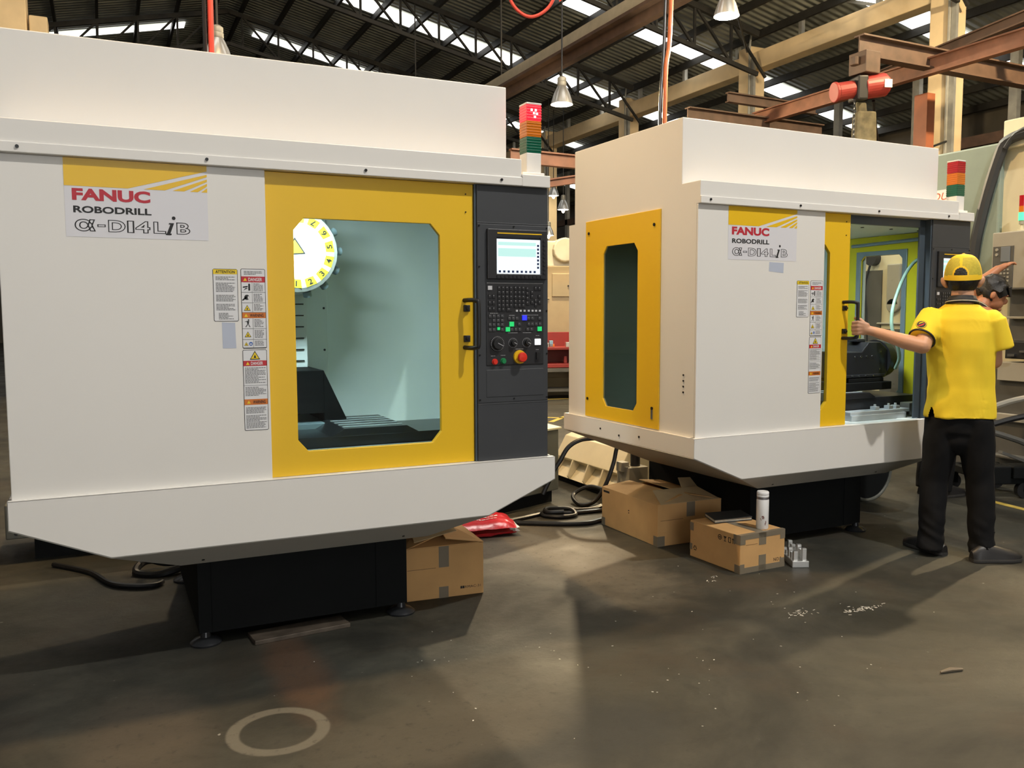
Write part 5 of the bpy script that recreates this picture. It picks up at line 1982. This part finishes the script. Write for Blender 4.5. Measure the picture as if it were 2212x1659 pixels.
for (x, y) in ((0.26, -0.03), (-0.06, 0.0), (0.28, 0.35), (-0.06, 0.35)):
    m = MB()
    m.cyl((x, y - 0.022, 0.06), (x, y + 0.022, 0.06), 0.06, 20)
    w_ = obj('caster_wheel', m, RUBBER, ct, smooth=True)
    m = MB()
    m.box(x - 0.012, x + 0.03, y - 0.032, y - 0.024, 0.05, 0.16)
    m.box(x - 0.012, x + 0.03, y + 0.024, y + 0.032, 0.05, 0.16)
    obj('caster_fork', m, BASEBLACK, ct)
m = MB()
m.prism([(-0.08, -0.056, 0.15), (-0.02, -0.056, 0.15), (-0.055, -0.056, 0.19)], (0, 0.004, 0))
obj('warning_mark', m, GREYM, ct)
hose('grey-brown suction hose arching from the cart to the right edge', [(5.75, 4.2, 0.62), (5.95, 4.05, 0.72), (6.2, 3.85, 0.77), (6.5, 3.5, 0.78)], 0.022, GREYM, 'suction_hose')
hose('black suction hose arching below the grey-brown one', [(5.75, 4.2, 0.50), (6.0, 4.02, 0.60), (6.3, 3.78, 0.66), (6.5, 3.6, 0.68)], 0.022, RUBBER, 'suction_hose')
hose('thin hose trailing from the cart handle down to the floor', [(6.22, 3.88, 0.20), (6.3, 3.8, 0.16), (6.42, 3.74, 0.05), (6.48, 3.6, 0.02)], 0.014, RUBBER, 'suction_hose')
# black drum under the right end of the right machine
dm = thing('steel_drum', 'black steel drum lying under the right end of the right machine', 'drum', (4.95, 4.45, 0))
m = MB()
m.cyl((0, 0.0, 0.22), (0, 0.5, 0.22), 0.22, 32)
obj('drum_body', m, BASEBLACK, dm, bevel=0.01)
m = MB()
m.tube([(0.215 * math.cos(2 * PI * k / 40), -0.004, 0.22 + 0.215 * math.sin(2 * PI * k / 40)) for k in range(41)], 0.012, 8)
obj('drum_rim', m, TANK, dm)


# ------------------------------------------------------------------ people
def basis(origin, fwd):
    f = Vector((fwd[0], fwd[1], 0)).normalized()
    r = Vector((f.y, -f.x, 0))
    return Matrix(((r.x, f.x, 0, origin[0]), (r.y, f.y, 0, origin[1]), (0, 0, 1, 0), (0, 0, 0, 1)))


def ring(a, b, z, ra, rb, n=28, tilt=0.0, pw=2.3):
    out = []
    for k in range(n):
        t = 2 * PI * k / n
        c, s = math.cos(t), math.sin(t)
        e = 2 / pw
        out.append(Vector((a + ra * abs(c) ** e * (1 if c >= 0 else -1), b + rb * abs(s) ** e * (1 if s >= 0 else -1), z + tilt * c)))
    return out


def folds(amp, sx, sz, seed):
    def f(co, n):
        d = noise.noise(Vector((co.x * sx + seed, co.y * sx, co.z * sz))) * amp
        d += noise.noise(Vector((co.x * sx * 2.3, co.y * sx * 2.3 + seed, co.z * sz * 2.1))) * amp * 0.4
        return n * d
    return f


def finger(mb, pts, r0, r1):
    n = len(pts)
    for i in range(n - 1):
        ra = r0 + (r1 - r0) * i / (n - 1)
        rb = r0 + (r1 - r0) * (i + 1) / (n - 1)
        mb.caps(pts[i], pts[i + 1], ra, rb, 10)


# --- the man in the yellow shirt, seen from behind
M1 = basis((4.27, 3.20), (0.8, 0.6))
M1i = M1.inverted()
bar_w = mB.matrix_basis @ Vector((1.738 - 0.655, -0.058, 1.285))
bar = M1i @ bar_w
h = MB()
# head, jaw, nose, ears
h.ell((-0.032, 0.015, 1.565), (0.077, 0.094, 0.112))
h.ell((-0.032, 0.045, 1.505), (0.062, 0.068, 0.070))
h.ell((-0.032, 0.112, 1.54), (0.014, 0.020, 0.022), seg=12, rings=8)
h.ell((-0.032, 0.098, 1.497), (0.026, 0.014, 0.012), seg=12, rings=8)
for sx in (-1, 1):
    h.ell((-0.032 + sx * 0.036, 0.095, 1.57), (0.022, 0.012, 0.010), seg=12, rings=8)
    h.ell((-0.032 + sx * 0.088, -0.002, 1.520), (0.016, 0.022, 0.033), Matrix.Rotation(sx * 0.45, 4, 'Y') @ Matrix.Rotation(sx * -0.3, 4, 'Z'), seg=14, rings=10)
    h.ell((-0.032 + sx * 0.078, 0.008, 1.512), (0.010, 0.014, 0.022), seg=12, rings=8)
h.caps((-0.028, -0.012, 1.36), (-0.031, 0.0, 1.50), 0.060, 0.054)
h.ell((-0.025, -0.005, 1.325), (0.095, 0.062, 0.055))
# torso core under the shirt keeps the body one piece
h.ell((-0.025, 0.0, 1.18), (0.13, 0.08, 0.22))
# left arm reaching back to the handle
W = bar
sh = Vector((-0.185, -0.01, 1.325))
el = Vector((-0.212, -0.155, 1.175))
wr = Vector((W.x + 0.088, W.y + 0.0, 1.252))
h.caps((-0.10, 0.0, 1.30), sh, 0.045, 0.05)
h.caps(sh, el, 0.052, 0.043)
mid = el.lerp(wr, 0.35) + Vector((0, -0.004, -0.004))
h.caps(el, mid, 0.043, 0.042)
h.caps(mid, wr, 0.041, 0.027)
# hand around the bar: palm on the camera side, fingers hooked round it
pc = Vector((W.x + 0.030, W.y - 0.020, 1.270))
h.caps(wr, pc + Vector((0.012, 0.008, -0.008)), 0.027, 0.026)
for k in range(4):
    z = 1.303 - 0.0205 * k
    kn = Vector((W.x + 0.006, W.y - 0.033 + (0.003 if k in (0, 3) else 0), z))
    h.caps(pc + Vector((0.022, 0.004, (z - 1.27) * 0.5)), kn, 0.015, 0.0115, 10)
h.ell(pc + Vector((0.004, 0, 0)), (0.030, 0.018, 0.040))
LEN = (0.95, 1.05, 1.0, 0.85)
fing = MB()
for k in range(4):
    z = 1.303 - 0.0205 * k
    L_ = LEN[k]
    kn = Vector((W.x + 0.006, W.y - 0.033 + (0.003 if k in (0, 3) else 0), z))
    p1 = Vector((W.x - 0.022 * L_, W.y - 0.022, z - 0.002))
    p2 = Vector((W.x - 0.022 * L_, W.y + 0.006, z - 0.004))
    p3 = Vector((W.x - 0.004, W.y + 0.021, z - 0.005))
    finger(h, [kn, p1, p2, p3], 0.0102, 0.0082)
h.caps(pc + Vector((0.012, 0.018, 0.018)), (W.x + 0.012, W.y + 0.024, 1.318), 0.014, 0.011, 10)
h.caps((W.x + 0.012, W.y + 0.024, 1.318), (W.x - 0.014, W.y + 0.018, 1.326), 0.0105, 0.009, 10)
# right arm, bent forward
h.caps((0.06, 0.0, 1.295), (0.115, 0.0, 1.285), 0.045, 0.048)
h.caps((0.115, 0.0, 1.285), (0.135, 0.05, 1.09), 0.047, 0.042)
h.caps((0.135, 0.05, 1.09), (0.11, 0.20, 1.10), 0.041, 0.036)
h.caps((0.11, 0.20, 1.10), (0.085, 0.28, 1.12), 0.036, 0.027)
h.ell((0.078, 0.315, 1.125), (0.022, 0.042, 0.034))
for k in range(4):
    z = 1.148 - 0.017 * k
    finger(h, [Vector((0.075, 0.335, z)), Vector((0.068, 0.368, z)), Vector((0.050, 0.385, z - 0.006)), Vector((0.036, 0.372, z - 0.010))], 0.0098, 0.0078)
h.caps((0.065, 0.31, 1.15), (0.045, 0.345, 1.165), 0.012, 0.009, 10)
# legs inside the trousers
for (hip, kn_, an) in (((-0.10, 0, 0.80), (-0.138, 0.0, 0.42), (-0.140, -0.03, 0.10)), ((0.05, 0, 0.80), (0.09, 0.0, 0.43), (0.110, -0.02, 0.10))):
    h.caps(hip, kn_, 0.065, 0.045)
    h.caps(kn_, an, 0.045, 0.032)
h.ell((-0.025, 0.0, 0.85), (0.13, 0.085, 0.12))
h.ell((-0.025, 0.0, 1.0), (0.12, 0.08, 0.12))
man = organic('person', h, SKIN, voxel=0.0042, smooth=3)
man.matrix_world = M1
tag(man, 'man in yellow polo shirt and cap seen from behind, hand on the door handle', 'person')
# hair
hr = MB()
hr.ell((-0.032, -0.001, 1.535), (0.081, 0.086, 0.082), seg=32, rings=20)
bmesh.ops.bisect_plane(hr.bm, geom=hr.bm.verts[:] + hr.bm.edges[:] + hr.bm.faces[:], plane_co=(0, 0.030, 1.5), plane_no=(0, 1, 0.35), clear_outer=True)
bmesh.ops.bisect_plane(hr.bm, geom=hr.bm.verts[:] + hr.bm.edges[:] + hr.bm.faces[:], plane_co=(0, 0, 1.462), plane_no=(0, 0.15, -1), clear_outer=True)
for v in hr.bm.verts:
    v.co += Vector((noise.noise(v.co * 45), noise.noise(v.co * 45 + Vector((9, 0, 0))), 0)) * 0.004
bmesh.ops.holes_fill(hr.bm, edges=hr.bm.edges[:])
obj('hair', hr, HAIR, man, smooth=True)
# cap: cloth dome with mesh back panels, strap and opening
cp = MB()
NT, NP = 132, 44
cc = Vector((-0.032, 0.008, 1.538))
grid = []
for j in range(NP + 1):
    ph = (PI / 2) * j / NP
    row = []
    for i in range(NT):
        t = 2 * PI * i / NT
        sq = 0.93 + 0.07 * math.cos(ph)
        row.append(cp.bm.verts.new(cc + Vector((0.094 * math.sin(t) * math.cos(ph) ** 0.66, -0.104 * math.cos(t) * math.cos(ph) ** 0.66, 0.135 * math.sin(ph) - 0.020 * (1 - math.cos(t)) * 0 + 0.012 * math.cos(t) * -1 * math.cos(ph)))))
    grid.append(row)
for j in range(NP):
    for i in range(NT):
        t = 2 * PI * (i + 0.5) / NT
        t = (t + PI) % (2 * PI) - PI           # 0 is the back of the head
        pm_ = (grid[j][i].co + grid[j + 1][(i + 1) % NT].co) / 2
        lx, lz, back = pm_.x + 0.042, pm_.z, abs(t) < PI / 2
        if back and lz > 1.557 and (lx / 0.032) ** 2 + ((lz - 1.557) / 0.040) ** 2 < 1:
            mi = 2
        elif lz < 1.557 or not abs(t) < 1.30 or lz > 1.652:
            mi = 0
        elif back and ((lx / 0.041) ** 2 + ((lz - 1.557) / 0.050) ** 2 < 1 or abs(lx) < 0.006 + 0.02 * max(0, lz - 1.60)):
            mi = 0
        elif abs(abs(t) - 0.95 - 4.0 * (lz - 1.6)) < 0.0:
            mi = 0
        else:
            mi = 1
        cp.mi = mi
        cp.face([grid[j][i], grid[j][(i + 1) % NT], grid[j + 1][(i + 1) % NT], grid[j + 1][i]])
# peak at the front
cp.mi = 0
pk_t, pk_b = [], []
for k in range(13):
    a = -1.0 + 2.0 * k / 12
    x = -0.032 + 0.085 * math.sin(a * 1.2)
    pk_t.append(Vector((x, 0.008 + 0.10 * math.cos(a * 1.2) - 0.01, 1.545)))
    pk_b.append(Vector((-0.032 + 0.082 * math.sin(a * 1.2), 0.012 + 0.09 + 0.085 * math.cos(a * 1.15), 1.525 - 0.010 * a * a)))
for k in range(12):
    cp.prism([pk_t[k], pk_t[k + 1], pk_b[k + 1], pk_b[k]], (0, 0, 0.004))
cp.mi = 0
cp.ell(cc + Vector((0, 0, 0.136)), (0.008, 0.008, 0.005), seg=10, rings=6)
for i in range(NT):
    pass
co = obj('cap', cp, [CAPY, MESHY, HAIR], man, smooth=True)
co['label'] = 'yellow mesh-backed cap with an adjusting strap'
# polo shirt
s = MB()
s.loft([ring(-0.020, 0.0, 0.778, 0.178, 0.125), ring(-0.020, 0.0, 0.86, 0.174, 0.122), ring(-0.022, 0.0, 0.95, 0.166, 0.115), ring(-0.024, 0.0, 1.05, 0.165, 0.115), ring(-0.026, 0.0, 1.16, 0.171, 0.12),
        ring(-0.028, 0.0, 1.25, 0.173, 0.12), ring(-0.029, -0.003, 1.32, 0.165, 0.108, pw=2.1), ring(-0.029, -0.006, 1.365, 0.128, 0.088, pw=2.0), ring(-0.029, -0.008, 1.405, 0.078, 0.066, pw=2.0)])
s.ell((-0.175, -0.01, 1.315), (0.068, 0.072, 0.066))
s.ell((0.118, 0.0, 1.305), (0.062, 0.072, 0.066))
c0 = Vector((-0.219, -0.118, 1.212))
s.cone((-0.165, 0.005, 1.325), c0, 0.082, 0.069, 24)
s.cone((0.112, 0.0, 1.315), (0.162, 0.015, 1.155), 0.076, 0.064, 24)


def shirt_folds(co, n):
    d = noise.noise(Vector((co.x * 7 + 3, co.y * 6, co.z * 4.5 + co.x * 5))) * 0.009
    low = max(0.0, (1.02 - co.z) / 0.24)
    left = max(0.0, min(1.0, (-co.x - 0.02) / 0.14))
    d += math.sin((co.z * 55 - co.x * 40) + 3 * noise.noise(co * 5)) * 0.0048 * low * left
    d += noise.noise(Vector((co.x * 16, co.y * 14, co.z * 7))) * 0.004
    arm = max(0.0, 1 - abs(co.x + 0.15) / 0.06) * max(0.0, 1 - abs(co.z - 1.18) / 0.12)
    d += math.sin(co.z * 90 + co.x * 60) * 0.004 * arm
    return n * d


so_ = organic('polo_shirt', s, SHIRT, man, voxel=0.0065, smooth=5, disp=shirt_folds)
so_['label'] = 'bright yellow short-sleeved polo shirt'
# hem slit on the left, dark cuffs, collar with a pale stripe, sleeve badge
m = MB()
ax = (c0 - Vector((-0.165, 0.005, 1.325))).normalized()
u_ = ax.orthogonal().normalized()
w_ = ax.cross(u_)
m.tube([c0 + (u_ * math.cos(2 * PI * k / 28) + w_ * math.sin(2 * PI * k / 28)) * 0.068 - ax * 0.002 for k in range(29)], 0.0055, 8)
obj('sleeve_cuff', m, BLACK, so_, smooth=True)
m = MB()
rc = [Vector((-0.029 + 0.074 * math.sin(2 * PI * k / 36), -0.010 - 0.064 * math.cos(2 * PI * k / 36), 1.408 + 0.012 * math.cos(2 * PI * k / 36))) for k in range(37)]
rt_ = [Vector((-0.030 + 0.066 * math.sin(2 * PI * k / 36), -0.006 - 0.058 * math.cos(2 * PI * k / 36), 1.443 + 0.008 * math.cos(2 * PI * k / 36))) for k in range(37)]
ro_ = [Vector((-0.029 + 0.084 * math.sin(2 * PI * k / 36), -0.010 - 0.074 * math.cos(2 * PI * k / 36), 1.402 + 0.012 * math.cos(2 * PI * k / 36))) for k in range(37)]
for A_, B_ in ((rc, rt_), (rt_, ro_)):
    va = [m.bm.verts.new(p) for p in A_[:36]]
    vb = [m.bm.verts.new(p) for p in B_[:36]]
    for k in range(36):
        m.face([va[k], va[(k + 1) % 36], vb[(k + 1) % 36], vb[k]])
co2 = obj('collar', m, mat('charcoal_collar', (0.022, 0.022, 0.022), 0.8, var=0.05), so_, smooth=True)
sd = co2.modifiers.new('thickness', 'SOLIDIFY')
sd.thickness = 0.004
m = MB()
m.tube([Vector((-0.029 + 0.083 * math.sin(2 * PI * k / 36), -0.010 - 0.073 * math.cos(2 * PI * k / 36), 1.410 + 0.012 * math.cos(2 * PI * k / 36))) for k in range(37)], 0.0028, 6)
obj('collar_stripe', m, mat('pale_piping', (0.55, 0.52, 0.40), 0.8, var=0), so_, smooth=True)
bd = MB()
eye = M1i @ Vector((0, 0, CAM_H))
aim0 = M1i @ (Matrix.Translation((0, 0, 0)) @ Vector((0, 0, 0)))
aim = Vector((-0.224, -0.09, 1.290))
vd = (aim - eye).normalized()
br_ = vd.cross(Vector((0, 0, 1))).normalized()
bu_ = br_.cross(vd).normalized()


def on_sleeve(a, b, off):
    o_ = aim + br_ * a + bu_ * b - vd * 0.5
    ok, hit, nrm, _ = so_.ray_cast(o_, vd)
    return (hit + nrm * off) if ok else (aim + br_ * a + bu_ * b)


for rad, off, mi in ((0.027, 0.0015, 0), (0.0245, 0.0022, 1), (0.0215, 0.0029, 0)):
    bd.mi = mi
    ctr = bd.bm.verts.new(on_sleeve(0, 0, off))
    rim_ = [bd.bm.verts.new(on_sleeve(rad * math.cos(2 * PI * k / 24), rad * 0.8 * math.sin(2 * PI * k / 24), off)) for k in range(24)]
    for k in range(24):
        bd.face([ctr, rim_[k], rim_[(k + 1) % 24]])
bd.mi = 2
bd.poly([on_sleeve(a, b, 0.0036) for a, b in ((-0.017, -0.007), (-0.004, -0.003), (0.008, 0.002), (0.017, 0.007), (0.013, -0.001), (0.002, -0.008), (-0.010, -0.011))])
bd.mi = 1
bd.poly([on_sleeve(a, b, 0.0036) for a, b in ((-0.012, 0.001), (0.0, 0.007), (0.013, 0.011), (0.004, 0.012), (-0.008, 0.008))])
bo_ = obj('sleeve_badge', bd, [INK, YELLOWINK, DANGERRED], so_)
# notch at the left side seam of the hem
sb = bmesh.new()
sb.from_mesh(so_.data)
kill = [f for f in sb.faces if f.calc_center_median().z < 0.838 and abs(f.calc_center_median().x + 0.158) < 0.004 + 0.012 * (0.838 - f.calc_center_median().z) / 0.05 and f.calc_center_median().y < 0.0]
bmesh.ops.delete(sb, geom=kill, context='FACES')
sb.to_mesh(so_.data)
sb.free()
# trousers
t = MB()
t.loft([ring(-0.022, 0.0, 0.92, 0.140, 0.090), ring(-0.022, 0.0, 0.80, 0.162, 0.106), ring(-0.022, 0.0, 0.70, 0.164, 0.108), ring(-0.022, 0.0, 0.64, 0.120, 0.070)])
for (a0, a1, a2, b2, rk, ra) in ((-0.100, -0.138, -0.140, -0.03, 0.074, 0.068), (0.058, 0.090, 0.112, -0.02, 0.074, 0.067)):
    t.loft([ring(a0, 0.0, 0.78, 0.090, 0.110, pw=2), ring(a0 + (a1 - a0) * 0.35, 0.0, 0.62, 0.088, 0.098, pw=2), ring(a1, 0.0, 0.42, rk, rk * 1.05, pw=2), ring(a1 + (a2 - a1) * 0.6, b2 * 0.5, 0.25, 0.072, 0.078, pw=2),
            ring(a2, b2, 0.12, ra, ra * 1.12, pw=2), ring(a2, b2 - 0.004, 0.035, ra * 1.08, ra * 1.28, pw=2)])

t.ell((-0.022, 0.0, 0.67), (0.13, 0.098, 0.10))


def trouser_folds(co, n):
    d = noise.noise(Vector((co.x * 9, co.y * 9, co.z * 6 + 5))) * 0.008
    low = max(0.0, (0.32 - co.z) / 0.3)
    d += noise.noise(Vector((co.x * 8 + 2, co.y * 8, co.z * 26 + co.x * 14))) * 0.013 * low
    d += noise.noise(Vector((co.x * 6 + 7, co.y * 6, co.z * 11 - co.x * 8))) * 0.006
    return n * d


tr_ = organic('trousers', t, TROUSER, man, voxel=0.0075, smooth=9, disp=trouser_folds)


def shoe(parent, heel, toe, L=0.285):
    """heel and toe directions given in the person's frame"""
    d = Vector((toe[0] - heel[0], toe[1] - heel[1], 0)).normalized()
    r = Vector((d.y, -d.x, 0))
    hp = Vector((heel[0], heel[1], 0))

    def P(l, w, z):
        return hp + d * l + r * w + Vector((0, 0, z))
    prof = ((0.0, 0.020, 0.03), (0.012, 0.032, 0.02), (0.04, 0.037, 0.02), (0.09, 0.036, 0.0), (0.16, 0.044, 0.0), (0.22, 0.045, 0.0), (0.26, 0.036, 0.0), (0.284, 0.014, 0.0))
    up = MB()
    rings_ = []
    for l, w, _ in prof:
        top = 0.06 + min(l, 0.05) * 0.8 if l < 0.10 else (0.098 - (l - 0.10) * 0.29 if l < 0.25 else 0.052 - (l - 0.25) * 0.5)
        rings_.append([P(l, w * math.cos(a) * (1 if math.sin(a) < 0.3 else 0.92), 0.022 + (top - 0.022) * max(0, math.sin(a)) ** 0.7 if math.sin(a) > 0 else 0.02) for a in [2 * PI * k / 20 for k in range(20)]])
    up.loft(rings_)
    sh_ = obj('shoe', up, SHOEM, parent, smooth=True)
    so2 = MB()
    so2.loft([[P(l, w * 1.1 * math.cos(2 * PI * k / 20), 0.011 + 0.012 * (1 if math.sin(2 * PI * k / 20) > 0 else -1) * abs(math.sin(2 * PI * k / 20)) ** 0.3) for k in range(20)] for l, w, _ in prof])
    obj('sole', so2, SOLE, sh_, smooth=True)


def loc1(x, y):
    p = M1i @ Vector((x, y, 0))
    return (p.x, p.y)


shoe(man, loc1(4.195, 3.225), loc1(4.215, 3.55))
shoe(man, loc1(4.222, 3.085), loc1(4.48, 2.985))

# --- the second man, bent forward behind him, arm on the control box
M2 = basis((5.74, 4.22), (0.62, 0.05))
M2i = M2.inverted()


def L2(x, y, z):
    return M2i @ Vector((x, y, z))


h = MB()
hc = L2(5.909, 4.236, 1.498)
hd_ = (M2i.to_3x3() @ Vector((0.75, -0.66, -0.42))).normalized()       # gaze: right and down
up_ = (Vector((0, 0, 1)) - hd_ * hd_.z).normalized()
rg_ = hd_.cross(up_)
HM = Matrix((rg_, hd_, up_)).transposed().to_4x4()
h.ell(hc, (0.076, 0.096, 0.108), HM)
h.ell(hc + hd_ * 0.030 - up_ * 0.060, (0.058, 0.070, 0.062), HM)
h.ell(hc + hd_ * 0.103 - up_ * 0.028, (0.015, 0.020, 0.024), HM, 12, 8)
h.ell(hc + hd_ * 0.090 - up_ * 0.066, (0.027, 0.014, 0.012), HM, 12, 8)
h.ell(hc + hd_ * 0.090 - up_ * 0.095, (0.024, 0.018, 0.016), HM, 12, 8)
for sx in (-1, 1):
    h.ell(hc + rg_ * sx * 0.034 + hd_ * 0.088 + up_ * 0.012, (0.022, 0.014, 0.010), HM, 12, 8)
    h.ell(hc + rg_ * sx * 0.078 - hd_ * 0.004 - up_ * 0.022, (0.011, 0.019, 0.030), HM, 12, 8)
nk = L2(5.80, 4.27, 1.36)
h.caps(nk, hc - hd_ * 0.02 - up_ * 0.05, 0.058, 0.052)
tor = L2(5.76, 4.25, 1.05)
h.caps(L2(5.60, 4.34, 0.95), L2(5.745, 4.27, 1.20), 0.11, 0.125)
# raised arm
sh = L2(5.775, 4.36, 1.345)
el = L2(5.885, 4.34, 1.555)
wr = L2(6.015, 4.28, 1.672)
hp = L2(6.075, 4.26, 1.700)
h.caps(nk, sh, 0.07, 0.055)
h.caps(sh, el, 0.05, 0.046)
h.caps(el, wr, 0.046, 0.030)
h.caps(wr, hp, 0.026, 0.022)
hd2 = (hp - wr).normalized()
sd2 = hd2.cross(Vector((0, 0, 1))).normalized()
for k in range(4):
    b0 = hp + sd2 * (0.026 - 0.017 * k)
    l_ = (0.034, 0.040, 0.037, 0.028)[k]
    finger(h, [b0, b0 + hd2 * l_ + Vector((0, 0, 0.004)), b0 + hd2 * (l_ * 1.7) - Vector((0, 0, 0.006)), b0 + hd2 * (l_ * 2.1) - Vector((0, 0, 0.02))], 0.0100, 0.0078)
h.caps(hp - hd2 * 0.03 + sd2 * -0.02, hp + hd2 * 0.012 - sd2 * 0.044, 0.012, 0.009, 10)
# other arm hanging
h.caps(nk, L2(5.79, 4.10, 1.29), 0.07, 0.055)
h.caps(L2(5.79, 4.10, 1.29), L2(5.82, 4.14, 1.02), 0.05, 0.042)
h.caps(L2(5.82, 4.14, 1.02), L2(5.82, 4.22, 0.90), 0.042, 0.028)
h.ell(L2(5.82, 4.25, 0.85), (0.026, 0.03, 0.042))
for k in range(4):
    b0 = L2(5.82, 4.225 + 0.017 * k, 0.825)
    finger(h, [b0, b0 + Vector((0, 0.008, -0.03)), b0 + Vector((0, 0.002, -0.055)), b0 + Vector((0, -0.008, -0.07))], 0.0095, 0.0075)
h.caps(L2(5.82, 4.22, 0.86), L2(5.85, 4.20, 0.82), 0.011, 0.009, 10)
for y in (4.16, 4.31):
    h.caps(L2(5.57, y + 0.12, 0.85), L2(5.55, y + 0.12, 0.46), 0.07, 0.05)
    h.caps(L2(5.55, y + 0.12, 0.46), L2(5.51, y + 0.12, 0.1), 0.05, 0.034)
h.caps(L2(5.58, 4.28, 0.90), L2(5.58, 4.43, 0.90), 0.09, 0.09)
p2 = organic('person', h, SKIN2, voxel=0.0055, smooth=3)
p2.matrix_world = M2
tag(p2, 'bareheaded black-haired man bending beyond the capped man, arm raised to the control box', 'person')
hr = MB()
hr.ell(hc + up_ * 0.022 - hd_ * 0.012, (0.090, 0.108, 0.106), HM, 32, 20)
cutp = hc + hd_ * 0.058 - up_ * 0.004
bmesh.ops.bisect_plane(hr.bm, geom=hr.bm.verts[:] + hr.bm.edges[:] + hr.bm.faces[:], plane_co=cutp, plane_no=(hd_ * 0.75 - up_ * 0.66), clear_outer=True)
for v in hr.bm.verts:
    v.co += Vector((noise.noise(v.co * 30), noise.noise(v.co * 30 + Vector((7, 0, 0))), noise.noise(v.co * 30 + Vector((0, 5, 0))))) * 0.022
bmesh.ops.holes_fill(hr.bm, edges=hr.bm.edges[:])
fr_ = obj('hair', hr, HAIR, p2, smooth=True)
fg = MB()
for k in range(9):
    a = -0.8 + 0.2 * k
    b0 = hc + hd_ * 0.080 + up_ * 0.070 + rg_ * 0.07 * math.sin(a)
    fg.caps(b0, b0 + hd_ * 0.030 - up_ * (0.035 + 0.01 * (k % 3)), 0.014, 0.006, 8)
obj('fringe', fg, HAIR, p2, smooth=True)
s = MB()
s.caps(L2(5.58, 4.35, 0.90), L2(5.745, 4.27, 1.20), 0.145, 0.155, 24)
s.caps(L2(5.745, 4.27, 1.20), nk, 0.14, 0.075, 24)
s.cone(L2(5.78, 4.36, 1.31), sh.lerp(el, 0.45), 0.08, 0.066, 20)
s.ell(sh, (0.07, 0.07, 0.07))
s.cone(L2(5.78, 4.15, 1.29), L2(5.82, 4.115, 1.14), 0.078, 0.066, 20)
sp2 = organic('polo_shirt', s, SHIRT, p2, voxel=0.009, smooth=5, disp=folds(0.008, 8, 6, 2))
m = MB()
nd = (hc - nk).normalized()
nu = nd.orthogonal().normalized()
nw = nd.cross(nu)
cN = nk + nd * 0.035
m.tube([cN + (nu * math.cos(2 * PI * k / 24) + nw * math.sin(2 * PI * k / 24)) * 0.068 for k in range(25)], 0.016, 8)
obj('collar', m, MATS['charcoal_collar'], sp2, smooth=True)
m = MB()
m.tube([cN + nd * 0.004 + (nu * math.cos(2 * PI * k / 24) + nw * math.sin(2 * PI * k / 24)) * 0.083 for k in range(25)], 0.003, 6)
obj('collar_stripe', m, MATS['pale_piping'], sp2, smooth=True)
t = MB()
t.caps(L2(5.58, 4.29, 0.87), L2(5.58, 4.42, 0.87), 0.115, 0.115, 20)
for y in (4.16, 4.31):
    t.cone(L2(5.57, y + 0.12, 0.86), L2(5.55, y + 0.12, 0.46), 0.095, 0.072, 20)
    t.cone(L2(5.55, y + 0.12, 0.48), L2(5.51, y + 0.12, 0.05), 0.073, 0.062, 20)
organic('trousers', t, TROUSER, p2, voxel=0.009, smooth=4, disp=folds(0.008, 9, 6, 4))
for y in (4.16, 4.31):
    a_, b_2 = L2(5.46, y + 0.12, 0), L2(5.76, y + 0.12, 0)
    shoe(p2, (a_.x, a_.y), (b_2.x, b_2.y))
